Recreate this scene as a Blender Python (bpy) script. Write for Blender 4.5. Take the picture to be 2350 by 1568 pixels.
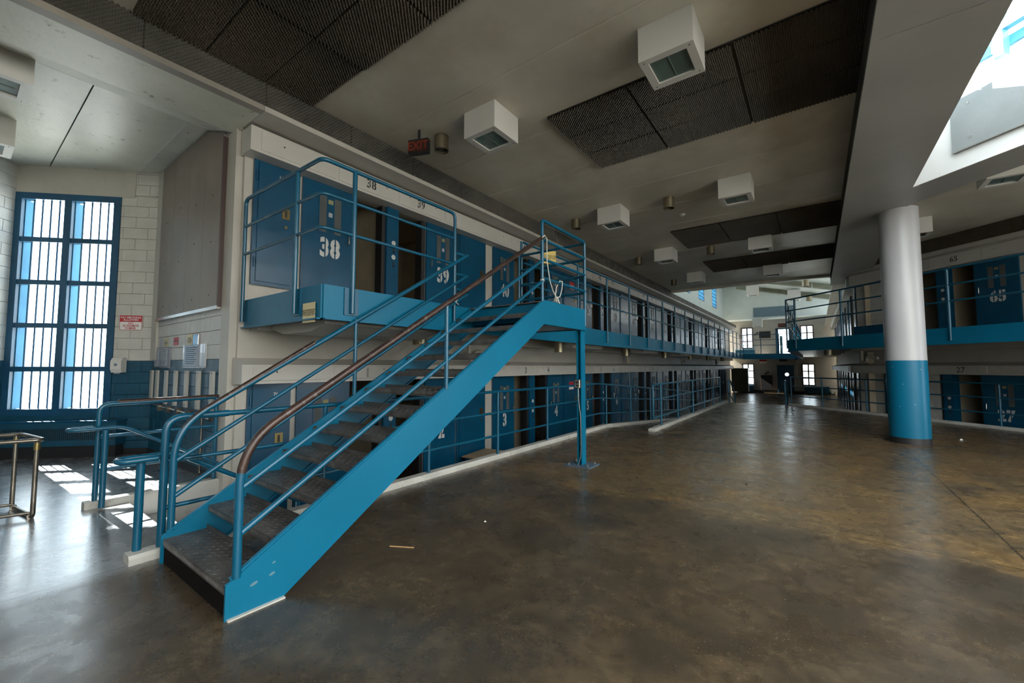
import bpy, bmesh, math, random
from mathutils import Vector, Matrix, Quaternion
random.seed(7)
for o in list(bpy.data.objects): bpy.data.objects.remove(o)
SC = bpy.context.scene
COL = SC.collection
R = math.radians
PI = math.pi

# ------------------------------------------------------------------ camera
PITCH, YAW = 3.4157, 36.192
cam_d = bpy.data.cameras.new('camera'); cam = bpy.data.objects.new('camera', cam_d); COL.objects.link(cam)
cam_d.sensor_width = 36.0; cam_d.lens = 955.0 / 2350.0 * 36.0
cam_d.clip_start = 0.05; cam_d.clip_end = 500
cam.location = (0, 0, 1.56); cam.rotation_euler = (R(90 + PITCH), 0, R(YAW))
SC.camera = cam

# ------------------------------------------------------------------ sky, sun, exposure
W = bpy.data.worlds.new('sky'); SC.world = W; W.use_nodes = True
wn = W.node_tree; wn.nodes.clear()
wo = wn.nodes.new('ShaderNodeOutputWorld'); wb = wn.nodes.new('ShaderNodeBackground')
wb.inputs[0].default_value = (0.91, 0.965, 1.0, 1); wb.inputs[1].default_value = 7.0
wn.links.new(wb.outputs[0], wo.inputs[0])
sd = bpy.data.lights.new('sun', 'SUN'); sun = bpy.data.objects.new('sun', sd); COL.objects.link(sun)
sd.energy = 55.0; sd.angle = R(0.6); sd.color = (1.0, 0.96, 0.9)
sun.rotation_euler = Vector((1.28, 0.05, -1.0)).to_track_quat('-Z', 'Y').to_euler()
SC.view_settings.view_transform = 'Standard'; SC.view_settings.look = 'None'
SC.view_settings.gamma = 1.0; SC.view_settings.use_curve_mapping = False
SC.view_settings.exposure = 0.17
SC.cycles.max_bounces = 10; SC.cycles.diffuse_bounces = 6; SC.cycles.glossy_bounces = 4
SC.cycles.transparent_max_bounces = 12; SC.cycles.caustics_reflective = False; SC.cycles.caustics_refractive = False

# ------------------------------------------------------------------ materials
def mat(name, col, rough=0.5, metal=0.0, var=0.12, vscale=2.0, bump=0.0, bscale=30.0, col2=None, spec=0.5, dirt=None, dscale=1.2, dlo=.56, dhi=.75):
    m = bpy.data.materials.new(name); m.use_nodes = True
    nt = m.node_tree; n = nt.nodes; L = nt.links; b = n['Principled BSDF']
    b.inputs['Roughness'].default_value = rough; b.inputs['Metallic'].default_value = metal
    b.inputs['Specular IOR Level'].default_value = spec
    tc = n.new('ShaderNodeNewGeometry')
    no = n.new('ShaderNodeTexNoise'); no.inputs['Scale'].default_value = vscale; no.inputs['Detail'].default_value = 5
    L.new(tc.outputs['Position'], no.inputs['Vector'])
    mx = n.new('ShaderNodeMix'); mx.data_type = 'RGBA'
    c2 = col2 or tuple(c * (1 - 2 * var) for c in col)
    mx.inputs[6].default_value = (*c2, 1); mx.inputs[7].default_value = (*col, 1)
    rp = n.new('ShaderNodeMapRange'); rp.inputs[1].default_value = .35; rp.inputs[2].default_value = .65
    L.new(no.outputs[0], rp.inputs[0]); L.new(rp.outputs[0], mx.inputs[0])
    out = mx.outputs[2]
    if dirt:
        n2 = n.new('ShaderNodeTexNoise'); n2.inputs['Scale'].default_value = dscale; n2.inputs['Detail'].default_value = 8; n2.inputs['Roughness'].default_value = .68
        L.new(tc.outputs['Position'], n2.inputs['Vector'])
        r2 = n.new('ShaderNodeMapRange'); r2.inputs[1].default_value = dlo; r2.inputs[2].default_value = dhi
        L.new(n2.outputs[0], r2.inputs[0])
        m2 = n.new('ShaderNodeMix'); m2.data_type = 'RGBA'; m2.inputs[7].default_value = (*dirt, 1)
        L.new(r2.outputs[0], m2.inputs[0]); L.new(out, m2.inputs[6]); out = m2.outputs[2]
    L.new(out, b.inputs['Base Color'])
    if bump:
        n3 = n.new('ShaderNodeTexNoise'); n3.inputs['Scale'].default_value = bscale; n3.inputs['Detail'].default_value = 4
        L.new(tc.outputs['Position'], n3.inputs['Vector'])
        bp = n.new('ShaderNodeBump'); bp.inputs['Strength'].default_value = bump; bp.inputs['Distance'].default_value = .01
        L.new(n3.outputs[0], bp.inputs['Height']); L.new(bp.outputs[0], b.inputs['Normal'])
    return m

def glass_mat(name, tint=(.92, .97, 1)):
    m = bpy.data.materials.new(name); m.use_nodes = True
    nt = m.node_tree; n = nt.nodes; n.clear()
    o = n.new('ShaderNodeOutputMaterial'); t = n.new('ShaderNodeBsdfTransparent'); t.inputs[0].default_value = (*tint, 1)
    g = n.new('ShaderNodeBsdfGlossy'); g.inputs['Roughness'].default_value = .03
    x = n.new('ShaderNodeMixShader'); x.inputs[0].default_value = .05
    nt.links.new(t.outputs[0], x.inputs[1]); nt.links.new(g.outputs[0], x.inputs[2])
    nt.links.new(x.outputs[0], o.inputs[0])
    return m

M = {}
M['blue'] = mat('blue_paint', (.001, .118, .215), .36, spec=.3, var=.05, vscale=1.5, bump=.06, bscale=6)
M['blue_door'] = mat('deep_blue_paint', (.002, .062, .130), .27, var=.10, vscale=1.8, bump=.08, bscale=9, dirt=(.02, .05, .09), dscale=7, dlo=.62, dhi=.8)
M['blue_wall'] = mat('blue_wall_paint', (.005, .065, .115), .42, var=.12, vscale=6, bump=.35, bscale=120)
M['blue_rail'] = mat('blue_pipe_paint', (.002, .078, .145), .28, var=.08, vscale=3)
M['worn'] = mat('worn_handrail', (.050, .028, .022), .34, metal=.3, var=.2, vscale=8, dirt=(.18, .16, .15), dscale=22)
M['cream'] = mat('cream_paint', (.43, .41, .365), .45, var=.05, vscale=1.2, bump=.08, bscale=40, dirt=(.32, .29, .24), dscale=1.6, dlo=.55, dhi=.85)
M['cream_block'] = mat('cream_block_paint', (.50, .49, .455), .42, var=.06, vscale=5, bump=.35, bscale=110)
M['mortar'] = mat('mortar_joint', (.47, .46, .425), .6)
M['mortar_blue'] = mat('blue_mortar_joint', (.006, .055, .10), .6)
M['beam_grey'] = mat('beam_grey_paint', (.34, .335, .32), .42, var=.06, vscale=.9, bump=.2, bscale=10)
M['concrete_ceiling'] = mat('ceiling_paint', (.62, .58, .495), .38, var=.10, vscale=.9, bump=.20, bscale=14, dirt=(.46, .40, .30), dscale=1.1, dlo=.5, dhi=.8)
M['alcove_ceiling'] = mat('alcove_ceiling_paint', (.56, .56, .48), .40, var=.08, vscale=1.2, bump=.2, bscale=18, dirt=(.13, .13, .095), dscale=7, dlo=.60, dhi=.72)
M['foam'] = mat('charcoal_foam', (.095, .078, .056), .48, var=.25, vscale=.8)
M['foam_grey'] = mat('grey_foam', (.15, .142, .125), .48, var=.2, vscale=1.5)
M['board_grey'] = mat('dusty_board', (.12, .11, .095), .8, var=.25, vscale=4)
M['joint'] = mat('joint_dark', (.06, .055, .05), .9)
M['black'] = mat('black', (.012, .012, .013), .5)
M['white'] = mat('white_paint', (.58, .57, .54), .4, var=.03)
M['white_panel'] = mat('white_metal', (.47, .455, .42), .38, var=.03)
M['brass'] = mat('brass', (.30, .235, .10), .28, metal=.9, var=.1)
M['can'] = mat('bronze_can', (.34, .295, .20), .34, metal=.75, var=.15)
M['chrome'] = mat('brushed_steel', (.42, .40, .37), .25, metal=.9)
M['steel'] = mat('bare_tube_steel', (.24, .215, .18), .27, metal=.85, var=.2, vscale=9)
M['board'] = mat('brown_grey_panel', (.225, .186, .156), .55, var=.08, vscale=2, bump=.2, bscale=60)
M['trim_dark'] = mat('dark_brown_trim', (.06, .035, .03), .5)
M['red'] = mat('sign_red', (.42, .012, .02), .45, var=.02)
M['yellow'] = mat('sign_yellow', (.56, .42, .10), .5, var=.06)
M['cream_sign'] = mat('sign_cream', (.60, .52, .30), .5, var=.06)
M['paper'] = mat('paper', (.70, .69, .68), .6, var=.03)
M['paper_grey'] = mat('paper_grey', (.40, .40, .43), .6, var=.1, vscale=14)
M['ink'] = mat('black_ink', (.02, .02, .02), .6)
M['stencil'] = mat('white_stencil_paint', (.52, .54, .53), .5, var=.08, vscale=30)
M['rope'] = mat('white_rope', (.60, .57, .50), .8)
M['plexi'] = glass_mat('plexiglass', (.9, .92, .95))
M['glass'] = glass_mat('window_glass', (.93, .98, 1.0))
M['lens'] = mat('frosted_lens', (.13, .19, .175), .14, var=.15, vscale=4)
M['win_frame'] = mat('window_frame_blue', (.008, .070, .145), .4)
M['win_reveal'] = mat('window_reveal_blue', (.035, .17, .30), .5, spec=.2)
M['tan_wall'] = mat('tan_wall', (.40, .38, .34), .5, var=.06)
M['pale'] = mat('pale_wall', (.60, .67, .66), .5, var=.03)
M['slate'] = mat('slate_panel', (.12, .19, .24), .6, var=.05)
M['baffle'] = mat('olive_baffle', (.17, .18, .13), .7, var=.15)
M['pipe_paint'] = mat('painted_pipe', (.42, .39, .33), .45)
M['olive'] = mat('olive_cabinet', (.085, .083, .055), .5)
M['grout'] = mat('pale_curb', (.48, .47, .43), .5, var=.1, vscale=3, bump=.2, bscale=20, dirt=(.20, .18, .15), dscale=4, dlo=.58, dhi=.75)
M['ground'] = mat('outdoor_ground', (.66, .63, .58), .9, var=.1, vscale=.3)
M['hedge'] = mat('far_trees', (.55, .60, .60), .9, var=.2, vscale=.6)  # outdoor haze is painted into the pale tree colour
M['cell'] = mat('cell_wall', (.40, .34, .24), .6, var=.08)
M['mirror'] = mat('steel_mirror', (.6, .62, .66), .08, metal=1.0, var=.02)
M['card'] = mat('cardboard', (.36, .26, .15), .8)
M['wood'] = mat('wood_sliver', (.50, .30, .14), .6)

def tread_mat():
    return mat('diamond_plate', (.125, .118, .112), .33, metal=.45, var=.22, vscale=7, dirt=(.20, .18, .17), dscale=9, dlo=.6, dhi=.8)
M['tread'] = tread_mat()

def floor_mat(lower=False):
    m = bpy.data.materials.new('polished_concrete' + ('_lower' if lower else '')); m.use_nodes = True
    nt = m.node_tree; n = nt.nodes; L = nt.links; b = n['Principled BSDF']
    g = n.new('ShaderNodeNewGeometry')
    def noise(scale, detail=6, rough=.6, dist=0.0, vec=None):
        t = n.new('ShaderNodeTexNoise'); t.inputs['Scale'].default_value = scale; t.inputs['Detail'].default_value = detail
        t.inputs['Roughness'].default_value = rough; t.inputs['Distortion'].default_value = dist
        L.new(vec or g.outputs['Position'], t.inputs['Vector']); return t.outputs[0]
    def rng(s, a, c, lo=0.0, hi=1.0):
        r = n.new('ShaderNodeMapRange'); r.inputs[1].default_value = a; r.inputs[2].default_value = c
        r.inputs[3].default_value = lo; r.inputs[4].default_value = hi; L.new(s, r.inputs[0]); return r.outputs[0]
    def mix(f, a, c):
        x = n.new('ShaderNodeMix'); x.data_type = 'RGBA'
        if isinstance(f, float): x.inputs[0].default_value = f
        else: L.new(f, x.inputs[0])
        for k, v in ((6, a), (7, c)):
            if isinstance(v, tuple): x.inputs[k].default_value = (*v, 1)
            else: L.new(v, x.inputs[k])
        return x.outputs[2]
    def math_(op, a, c=None):
        x = n.new('ShaderNodeMath'); x.operation = op
        for k, v in ((0, a), (1, c)):
            if v is None: continue
            if isinstance(v, (int, float)): x.inputs[k].default_value = v
            else: L.new(v, x.inputs[k])
        return x.outputs[0]
    sx = n.new('ShaderNodeSeparateXYZ'); L.new(g.outputs['Position'], sx.inputs[0])
    X, Y = sx.outputs[0], sx.outputs[1]
    big = rng(noise(.42, 3, .5, .6), .38, .62)
    mid = rng(noise(1.7, 8, .66, .5), .40, .64)
    fine = rng(noise(9, 9, .72), .38, .66)
    grit = rng(noise(55, 4, .7), .40, .66)
    ochre = mix(fine, (.110, .062, .018), (.225, .138, .050))
    dark = mix(fine, (.034, .025, .015), (.085, .062, .036))
    c = mix(mid, dark, ochre)
    c = mix(big, c, mix(fine, (.075, .050, .024), (.165, .112, .052)))
    # bays: the foreground bay (Y < 4.9) is darker and greyer; left of the X = -4.4 joint window glare is painted in as a paler tone
    wob = math_('MULTIPLY', math_('SUBTRACT', noise(2.1, 5), .5), .22)
    near = rng(math_('ADD', Y, wob), 4.75, 4.95, 1, 0)
    greyc = mix(mid, (.026, .020, .014), mix(fine, (.040, .030, .020), (.082, .062, .040)))
    c = mix(math_('MULTIPLY', near, .80), c, greyc)
    left = rng(X, -4.45, -4.25, 1, 0)
    glarec = mix(mid, (.14, .145, .15), mix(fine, (.17, .175, .185), (.27, .275, .285)))  # window glare on the floor, painted as a pale bluish tone
    nearY = rng(Y, 3.2, 3.4, 1, 0)
    c = mix(math_('MULTIPLY', left, nearY), c, glarec)
    # worn pale scuffs
    sc = rng(noise(3.1, 12, .85, .8), .68, .76)
    c = mix(math_('MULTIPLY', sc, .30), c, (.30, .25, .18))
    c = mix(math_('MULTIPLY', rng(grit, .8, 1.0), .25), c, (.30, .25, .18))
    sp = rng(noise(34, 6, .8), .69, .74)
    c = mix(math_('MULTIPLY', sp, .6), c, (.015, .012, .010))
    st_ = rng(noise(14, 10, .78, .3), .42, .60)
    c = mix(math_('MULTIPLY', st_, .42), c, (.032, .026, .018))
    # saw cuts
    def line(coord, at, w):
        return rng(math_('ABSOLUTE', math_('SUBTRACT', coord, at)), w * .5, w, 1, 0)
    j = math_('MAXIMUM', line(X, 1.3, .012), line(Y, 4.98, .010))
    j = math_('MAXIMUM', j, line(X, -4.41, .012)); j = math_('MAXIMUM', j, line(Y, 14.6, .02))
    c = mix(math_('MULTIPLY', j, .8), c, (.018, .014, .010))
    L.new(c, b.inputs['Base Color'])
    r = rng(noise(2.8, 7, .7, .4), .35, .7, .21, .37)
    L.new(r, b.inputs['Roughness']); b.inputs['Specular IOR Level'].default_value = .6; L.new(math_('MULTIPLY', left, .95), b.inputs['Coat Weight']); b.inputs['Coat IOR'].default_value = 1.65; b.inputs['Coat Roughness'].default_value = .27
    bp = n.new('ShaderNodeBump'); bp.inputs['Strength'].default_value = .10; bp.inputs['Distance'].default_value = .002
    h = math_('ADD', math_('MULTIPLY', noise(7, 5, .6), .35), math_('MULTIPLY', grit, .12))
    h = math_('SUBTRACT', h, math_('MULTIPLY', j, 1.0))
    L.new(h, bp.inputs['Height']); L.new(bp.outputs[0], b.inputs['Normal'])
    return m
M['floor'] = floor_mat()

# ------------------------------------------------------------------ mesh helpers
class MB:
    def __init__(s): s.v = []; s.f = []
    def add(s, vs, fs):
        k = len(s.v); s.v += [tuple(v) for v in vs]; s.f += [tuple(i + k for i in f) for f in fs]; return s
    def box(s, x0, x1, y0, y1, z0, z1):
        return s.add([(x0, y0, z0), (x1, y0, z0), (x1, y1, z0), (x0, y1, z0), (x0, y0, z1), (x1, y0, z1), (x1, y1, z1), (x0, y1, z1)],
                     [(0, 3, 2, 1), (4, 5, 6, 7), (0, 1, 5, 4), (1, 2, 6, 5), (2, 3, 7, 6), (3, 0, 4, 7)])
    def bevbox(s, x0, x1, y0, y1, z0, z1, b):
        # chamfered front (y0) face
        return s.add([(x0 + b, y0, z0 + b), (x1 - b, y0, z0 + b), (x1 - b, y0, z1 - b), (x0 + b, y0, z1 - b),
                      (x0, y0 + b, z0), (x1, y0 + b, z0), (x1, y0 + b, z1), (x0, y0 + b, z1),
                      (x0, y1, z0), (x1, y1, z0), (x1, y1, z1), (x0, y1, z1)],
                     [(0, 1, 2, 3), (4, 5, 1, 0), (5, 6, 2, 1), (6, 7, 3, 2), (7, 4, 0, 3), (8, 9, 5, 4), (9, 10, 6, 5), (10, 11, 7, 6), (11, 8, 4, 7)])
    def prism(s, poly, axis, a, b):
        # poly list of 2D points, extruded along axis from a to b
        def P(p, t):
            return (t, p[0], p[1]) if axis == 0 else (p[0], t, p[1]) if axis == 1 else (p[0], p[1], t)
        n = len(poly)
        return s.add([P(p, a) for p in poly] + [P(p, b) for p in poly],
                     [tuple(range(n - 1, -1, -1)), tuple(range(n, 2 * n))] + [(i, (i + 1) % n, n + (i + 1) % n, n + i) for i in range(n)])
    def cyl(s, c, r, h, seg=16, axis=2, r2=None, cap=True):
        r2 = r if r2 is None else r2; vs = []
        for k, (rr, t) in enumerate(((r, 0), (r2, h))):
            for i in range(seg):
                a = 2 * PI * i / seg; u, w = rr * math.cos(a), rr * math.sin(a)
                vs.append({2: (c[0] + u, c[1] + w, c[2] + t), 1: (c[0] + u, c[1] + t, c[2] + w), 0: (c[0] + t, c[1] + u, c[2] + w)}[axis])
        fs = [(i, (i + 1) % seg, seg + (i + 1) % seg, seg + i) for i in range(seg)]
        if cap: fs += [tuple(range(seg - 1, -1, -1)), tuple(range(seg, 2 * seg))]
        return s.add(vs, fs)
    def tube(s, pts, r, seg=10, cap=True):
        pts = [Vector(p) for p in pts]; n = len(pts)
        dirs = [(pts[i + 1] - pts[i]).normalized() for i in range(n - 1)]
        up = Vector((0, 0, 1)) if abs(dirs[0].z) < .9 else Vector((1, 0, 0))
        u = dirs[0].cross(up).normalized(); w = dirs[0].cross(u).normalized()
        vs = []; prev = dirs[0]
        for i in range(n):
            if 0 < i < n - 1:
                t = (dirs[i - 1] + dirs[i]).normalized(); sc = 1 / max(.4, t.dot(dirs[i]))
            elif i == 0: t = dirs[0]; sc = 1
            else: t = dirs[-1]; sc = 1
            q = prev.rotation_difference(t); u = q @ u; w = q @ w; prev = t
            for k in range(seg):
                a = 2 * PI * k / seg
                off = u * math.cos(a) * r + w * math.sin(a) * r
                if sc > 1.001:
                    bd = (dirs[i] - dirs[i - 1]); bd = (bd - t * bd.dot(t))
                    if bd.length > 1e-6:
                        bd.normalize(); off += bd * off.dot(bd) * (sc - 1)
                vs.append(pts[i] + off)
        fs = [(i * seg + k, i * seg + (k + 1) % seg, (i + 1) * seg + (k + 1) % seg, (i + 1) * seg + k) for i in range(n - 1) for k in range(seg)]
        if cap: fs += [tuple(range(seg - 1, -1, -1)), tuple(range((n - 1) * seg, n * seg))]
        return s.add(vs, fs)
    def mesh(s, name, m, smooth=False):
        me = bpy.data.meshes.new(name); me.from_pydata(s.v, [], s.f); me.update()
        bm = bmesh.new(); bm.from_mesh(me); bmesh.ops.recalc_face_normals(bm, faces=bm.faces); bm.to_mesh(me); bm.free()
        if isinstance(m, str): m = M[m]
        me.materials.append(m)
        if smooth:
            me.shade_smooth()
            me.set_sharp_from_angle(angle=R(40))
        return me
    def build(s, name, m, parent=None, smooth=False, **kw):
        return link(name, s.mesh(name, m, smooth), parent, **kw)

def link(name, me, parent=None, loc=None, rot=None, **kw):
    o = bpy.data.objects.new(name, me); COL.objects.link(o)
    if parent is not None: o.parent = parent
    if loc: o.location = loc
    if rot: o.rotation_euler = rot
    tag(o, **kw); return o

def tag(o, label=None, cat=None, group=None, kind=None):
    if label: o['label'] = label
    if cat: o['category'] = cat
    if group: o['group'] = group
    if kind: o['kind'] = kind
    return o

def thing(name, label, cat, loc=(0, 0, 0), rz=0.0, group=None, parent=None, kind=None):
    o = bpy.data.objects.new(name, None); COL.objects.link(o); o.empty_display_size = .1
    o.location = loc; o.rotation_euler = (0, 0, rz); tag(o, label, cat, group, kind)
    return o

def struct(name, mb, m, smooth=False, label=None, loc=None, rz=None):
    return mb.build(name, m, None, smooth, kind='structure', label=label, loc=loc, rot=(0, 0, rz) if rz is not None else None)

def fillet(pts, rad, n=6):
    pts = [Vector(p) for p in pts]; out = [pts[0]]
    for i in range(1, len(pts) - 1):
        a, b, c = pts[i - 1], pts[i], pts[i + 1]
        d1 = (a - b); d2 = (c - b); l = min(rad, d1.length * .48, d2.length * .48)
        p0 = b + d1.normalized() * l; p2 = b + d2.normalized() * l
        for k in range(n + 1):
            t = k / n; out.append(p0 * (1 - t) ** 2 + b * 2 * t * (1 - t) + p2 * t * t)
    out.append(pts[-1]); return out

_text = {}
def text_mesh(txt, size, m, gap=0.0, bold=.0, squeeze=1.0):
    """flat printed lettering, centred, standing in the local XZ plane, facing -y; gap cuts a stencil bridge through each character"""
    key = (txt, size, m, gap, bold, squeeze)
    if key in _text: return _text[key]
    cu = bpy.data.curves.new('lettering', 'FONT'); cu.body = txt; cu.size = size; cu.align_x = 'CENTER'; cu.align_y = 'CENTER'
    cu.offset = bold; cu.resolution_u = 3; cu.space_line = .85
    if gap: cu.space_character = 1.12
    o = bpy.data.objects.new('lettering', cu); COL.objects.link(o)
    bpy.context.view_layer.update()
    dg = bpy.context.evaluated_depsgraph_get()
    me = bpy.data.meshes.new_from_object(o.evaluated_get(dg)); bpy.data.objects.remove(o)
    bm = bmesh.new(); bm.from_mesh(me)
    if gap and bm.verts:
        xs = [v.co.x for v in bm.verts]; lo, hi = min(xs), max(xs); nch = len(txt)
        for k in range(nch):
            cx = lo + (hi - lo) * (k + .5) / nch
            for sx in (-gap / 2, gap / 2):
                bmesh.ops.bisect_plane(bm, geom=bm.verts[:] + bm.edges[:] + bm.faces[:], plane_co=(cx + sx, 0, 0), plane_no=(1, 0, 0))
            kill = [f for f in bm.faces if abs(f.calc_center_median().x - cx) < gap / 2]
            bmesh.ops.delete(bm, geom=kill, context='FACES')
    for v in bm.verts: v.co = (v.co.x * squeeze, 0, v.co.y)
    bm.to_mesh(me); bm.free(); me.name = 'lettering'; me.materials.clear(); me.materials.append(M[m])
    _text[key] = me; return me

def text(name, txt, size, m, parent, loc, gap=0, bold=.0, squeeze=1.0, rz=0):
    return link(name, text_mesh(txt, size, m, gap, bold, squeeze), parent, loc=loc, rot=(0, 0, rz))

# wall frames: local x runs to the viewer's right along the wall, local y runs into the wall, z up
FR = {'L': ((-6.23, 0, 0), R(90)), 'R': ((10.3, 10.3, 0), R(-45)), 'C': ((1.2, 0, 0), R(-90)), 'E': ((0, 42.5, 0), 0.0),
      'W': ((-9.75, 2.28, 0), R(45)), 'B': ((0, 2.27, 0), 0.0), 'F': ((-11.40, .63, 0), R(135))}
def to_world(fr, x, y, z=0):
    (ox, oy, oz), a = FR[fr]; c, s = math.cos(a), math.sin(a)
    return (ox + x * c - y * s, oy + x * s + y * c, oz + z)
def fr_thing(fr, name, label, cat, x, z=0, y=0, group=None):
    return thing(name, label, cat, to_world(fr, x, y, z), FR[fr][1], group)
def fr_struct(fr, name, mb, m, label=None, smooth=False):
    o, a = FR[fr]; return struct(name, mb, m, smooth, label, loc=o, rz=a)

LOW, UP = -.75, 2.4375
ZC, ZS = 5.29, 4.83
UH0, UH1 = 4.46, 4.80     # upper header
LH0, LH1 = 1.325, 1.58    # lower header

# ------------------------------------------------------------------ floors
C19 = 19.25
day = [(-11.45, .58), (-7.9, -2.95), (-7.9, -6), (9, -6), (9, C19 - 9), (-.95, C19 + .95), (-3.25, C19 + .95), (-3.25, 10.2), (-4.43, 10.2),
       (-4.43, 1.34), (-6.52, 1.34), (-6.52, 2.30), (-9.75, 2.30)]
struct('floor', MB().prism(day, 2, -.12, 0), 'floor', label='stained polished concrete day room floor')
low = [(-9.3, 1.0), (12, 1.0), (12, 44), (-9.3, 44)]
struct('floor', MB().prism(low, 2, LOW - .12, LOW), 'floor', label='sunken concrete floor in front of the lower cells')
# ramp going down beside the curb
struct('floor', MB().prism([(10.2, -.01), (20.2, LOW), (20.2, LOW - .1), (10.2, -.12)], 0, -4.43, -3.33), 'floor', label='concrete ramp sloping down between two curbs')
# steps at the stairwell and at the far end
def steps(name, label, x0, x1, y0, run, n, m):
    t = tag(thing(name, label, None, (0, 0, 0)), kind='structure')
    for k in range(n):
        z = -LOW * 0 - .1875 * (k + 1)
        MB().box(x0, x1, y0 + run * k, y0 + run * (k + 1), LOW, z).build('step', m, t)
    return t
steps('stairwell_steps', 'short concrete flight going down behind the blue stair', -6.46, -4.5, 1.34, .30, 3, 'floor')
steps('hall_steps', 'concrete steps at the far end of the day room floor', -3.17, -.95, C19 + .95, .30, 3, 'floor')

# curbs with the retaining wall below
def curb(name, pts, w, label, ztop=.085):
    mb = MB()
    for (a, b) in zip(pts, pts[1:]):
        a = Vector(a); b = Vector(b); d = Vector((b.x - a.x, b.y - a.y, 0)).normalized(); nrm = Vector((-d.y, d.x, 0)) * w / 2
        a2, b2 = a, b
        V = []
        for p in (a2, b2):
            for (sd, dz) in ((-1, -.0), (-1, .045), (-.75, .072), (.75, .072), (1, .045), (1, 0)):
                q = p + nrm * sd; V.append((q.x, q.y, p.z + dz - .0))
        V2 = [(x, y, z if i % 6 in (1, 2, 3, 4) else LOW) for i, (x, y, z) in enumerate(V)]
        mb.add(V2, [(0, 1, 7, 6), (1, 2, 8, 7), (2, 3, 9, 8), (3, 4, 10, 9), (4, 5, 11, 10), (5, 4, 3, 2, 1, 0), (6, 7, 8, 9, 10, 11)])
    return struct(name, mb, 'grout', label=label)
curb('trim_1', [(-4.46, .93, .001), (-4.46, 10.2, .001), (-4.50, 20.2, LOW + .001)], .16, 'white painted curb along the left edge of the day room floor')
curb('trim_2', [(-3.25, 10.12, .002), (-3.25, 20.3, .002)], .17, 'white curb along the ramp further down the floor')
curb('trim_3', [(-6.53, .98, .001), (-6.53, 2.28, .001)], .15, 'white curb on the window side of the stairwell')
curb('trim_4', [(-.93, C19 + .93, .001), (8.4, C19 - 8.4, .001)], .15, 'pale curb along the right edge of the day room floor')

# ------------------------------------------------------------------ main ceiling with precast planks
cl = tag(thing('ceiling', 'cream painted precast plank ceiling over the day room', None), kind='structure')
pitch = 1.42; y = 4.06 - 6 * pitch; k = 0
while y < 21.0:
    y1 = min(y + pitch, 21.05)
    MB().prism([(y + .011, ZC), (y1 - .011, ZC), (y1 - .0, ZC + .02), (y1, ZC + .2), (y, ZC + .2), (y, ZC + .02)], 0, -5.7, .62).build('ceiling_plank', 'concrete_ceiling', cl)
    y = y1
struct('ceiling', MB().box(-5.9, .8, -5, 21.05, ZC + .2, ZC + .3), 'joint', label='dark backing above the ceiling planks')
# left bulkhead: lip, soffit over the upper cells
struct('trim_5', MB().box(-5.72, -5.60, 2.285, 41.8, ZS, ZS + .07).box(-6.30, -5.72, 2.285, 41.8, ZS, ZS + .06).box(-5.74, -5.70, 2.285, 21.05, ZS + .06, ZC + .25), 'cream', label='cream ledge running above the upper left cells')
# alcove ceiling
struct('trim_22', MB().box(-5.72, -5.60, -6, 2.28, ZS, ZS + .07), mat('lip_shade', (.27, .245, .21), .5), label='lip edge of the sloping beam, its shade painted grey')  # shadow on the alcove lip is painted into its colour
struct('wall_pilaster', MB().box(-6.62, -6.28, 2.26, 2.7, ZS - .01, 5.3), 'cream')
struct('ceiling', MB().box(-5.74, -5.70, -6, 2.28, ZS + .07, ZC + .25)
       .prism([(-5.72, ZS), (-6.50, ZS), (-7.30, 5.13), (-7.30, 5.3), (-5.72, 5.3)], 1, -6, 2.28), 'alcove_ceiling', label='wide sloping cream beam beside the foam strip')
ac = tag(thing('ceiling', 'mildewed pale ceiling panels over the window alcove', None), kind='structure')
for (a, b) in ((-6, -4.0), (-4.0, -2.3), (-2.3, -.7), (-.7, .97), (.97, 1.97), (1.97, 2.3)):
    def xl(yy): return yy - 12.25 if yy > .6 else -10.9 - yy
    a_, b_ = a + .007, b - .007
    P = [(-7.30, a_), (-7.30, b_), (min(-7.4, xl(b_)), b_)] + ([(xl(.6), .6)] if a_ < .6 < b_ else []) + [(min(-7.4, xl(a_)), a_)]
    MB().prism(P, 2, 5.15, 5.3).build('ceiling_panel', 'alcove_ceiling', ac)
MB().box(-10.1, -7.34, 1.962, 1.978, 5.138, 5.152).build('joint_bead', 'white', ac)
struct('ceiling', MB().prism([(-7.3, -6), (-7.3, 2.28), (-9.97, 2.28), (-11.65, .6), (-8.0, -2.9), (-7.4, -6)], 2, 5.19, 5.34), 'joint', label='dark joints between the alcove ceiling panels')
# right side: beams round the skylight, ceiling beyond
RB = 1.53
struct('trim_6', MB().box(.62, RB, -6, 5.38, ZS, ZC + .3).box(.62, RB, 5.40, 10.33, ZS, ZC + .3).box(.62, 1.62, 10.33, 21.05, ZS, ZC + .3)
       .box(.55, .62, -6, 21.05, ZS, ZS + .06), 'beam_grey', label='broad concrete beam soffit right of the ceiling')
struct('trim_7', MB().prism([(1.62, 11.88 - 1.62), (1.62, 13.05 - 1.62), (8.5, 13.05 - 8.5), (8.5, 11.88 - 8.5)], 2, ZS, ZC + .3), 'beam_grey', label='diagonal beam below the skylight')
rc = [(1.62, 12.95 - 1.62), (8.5, 4.45), (12.4, 7.4), (1.62, 18.2)]
struct('ceiling', MB().prism(rc, 2, ZC, ZC + .2), 'concrete_ceiling', label='cream ceiling over the right hand walkway')

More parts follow.
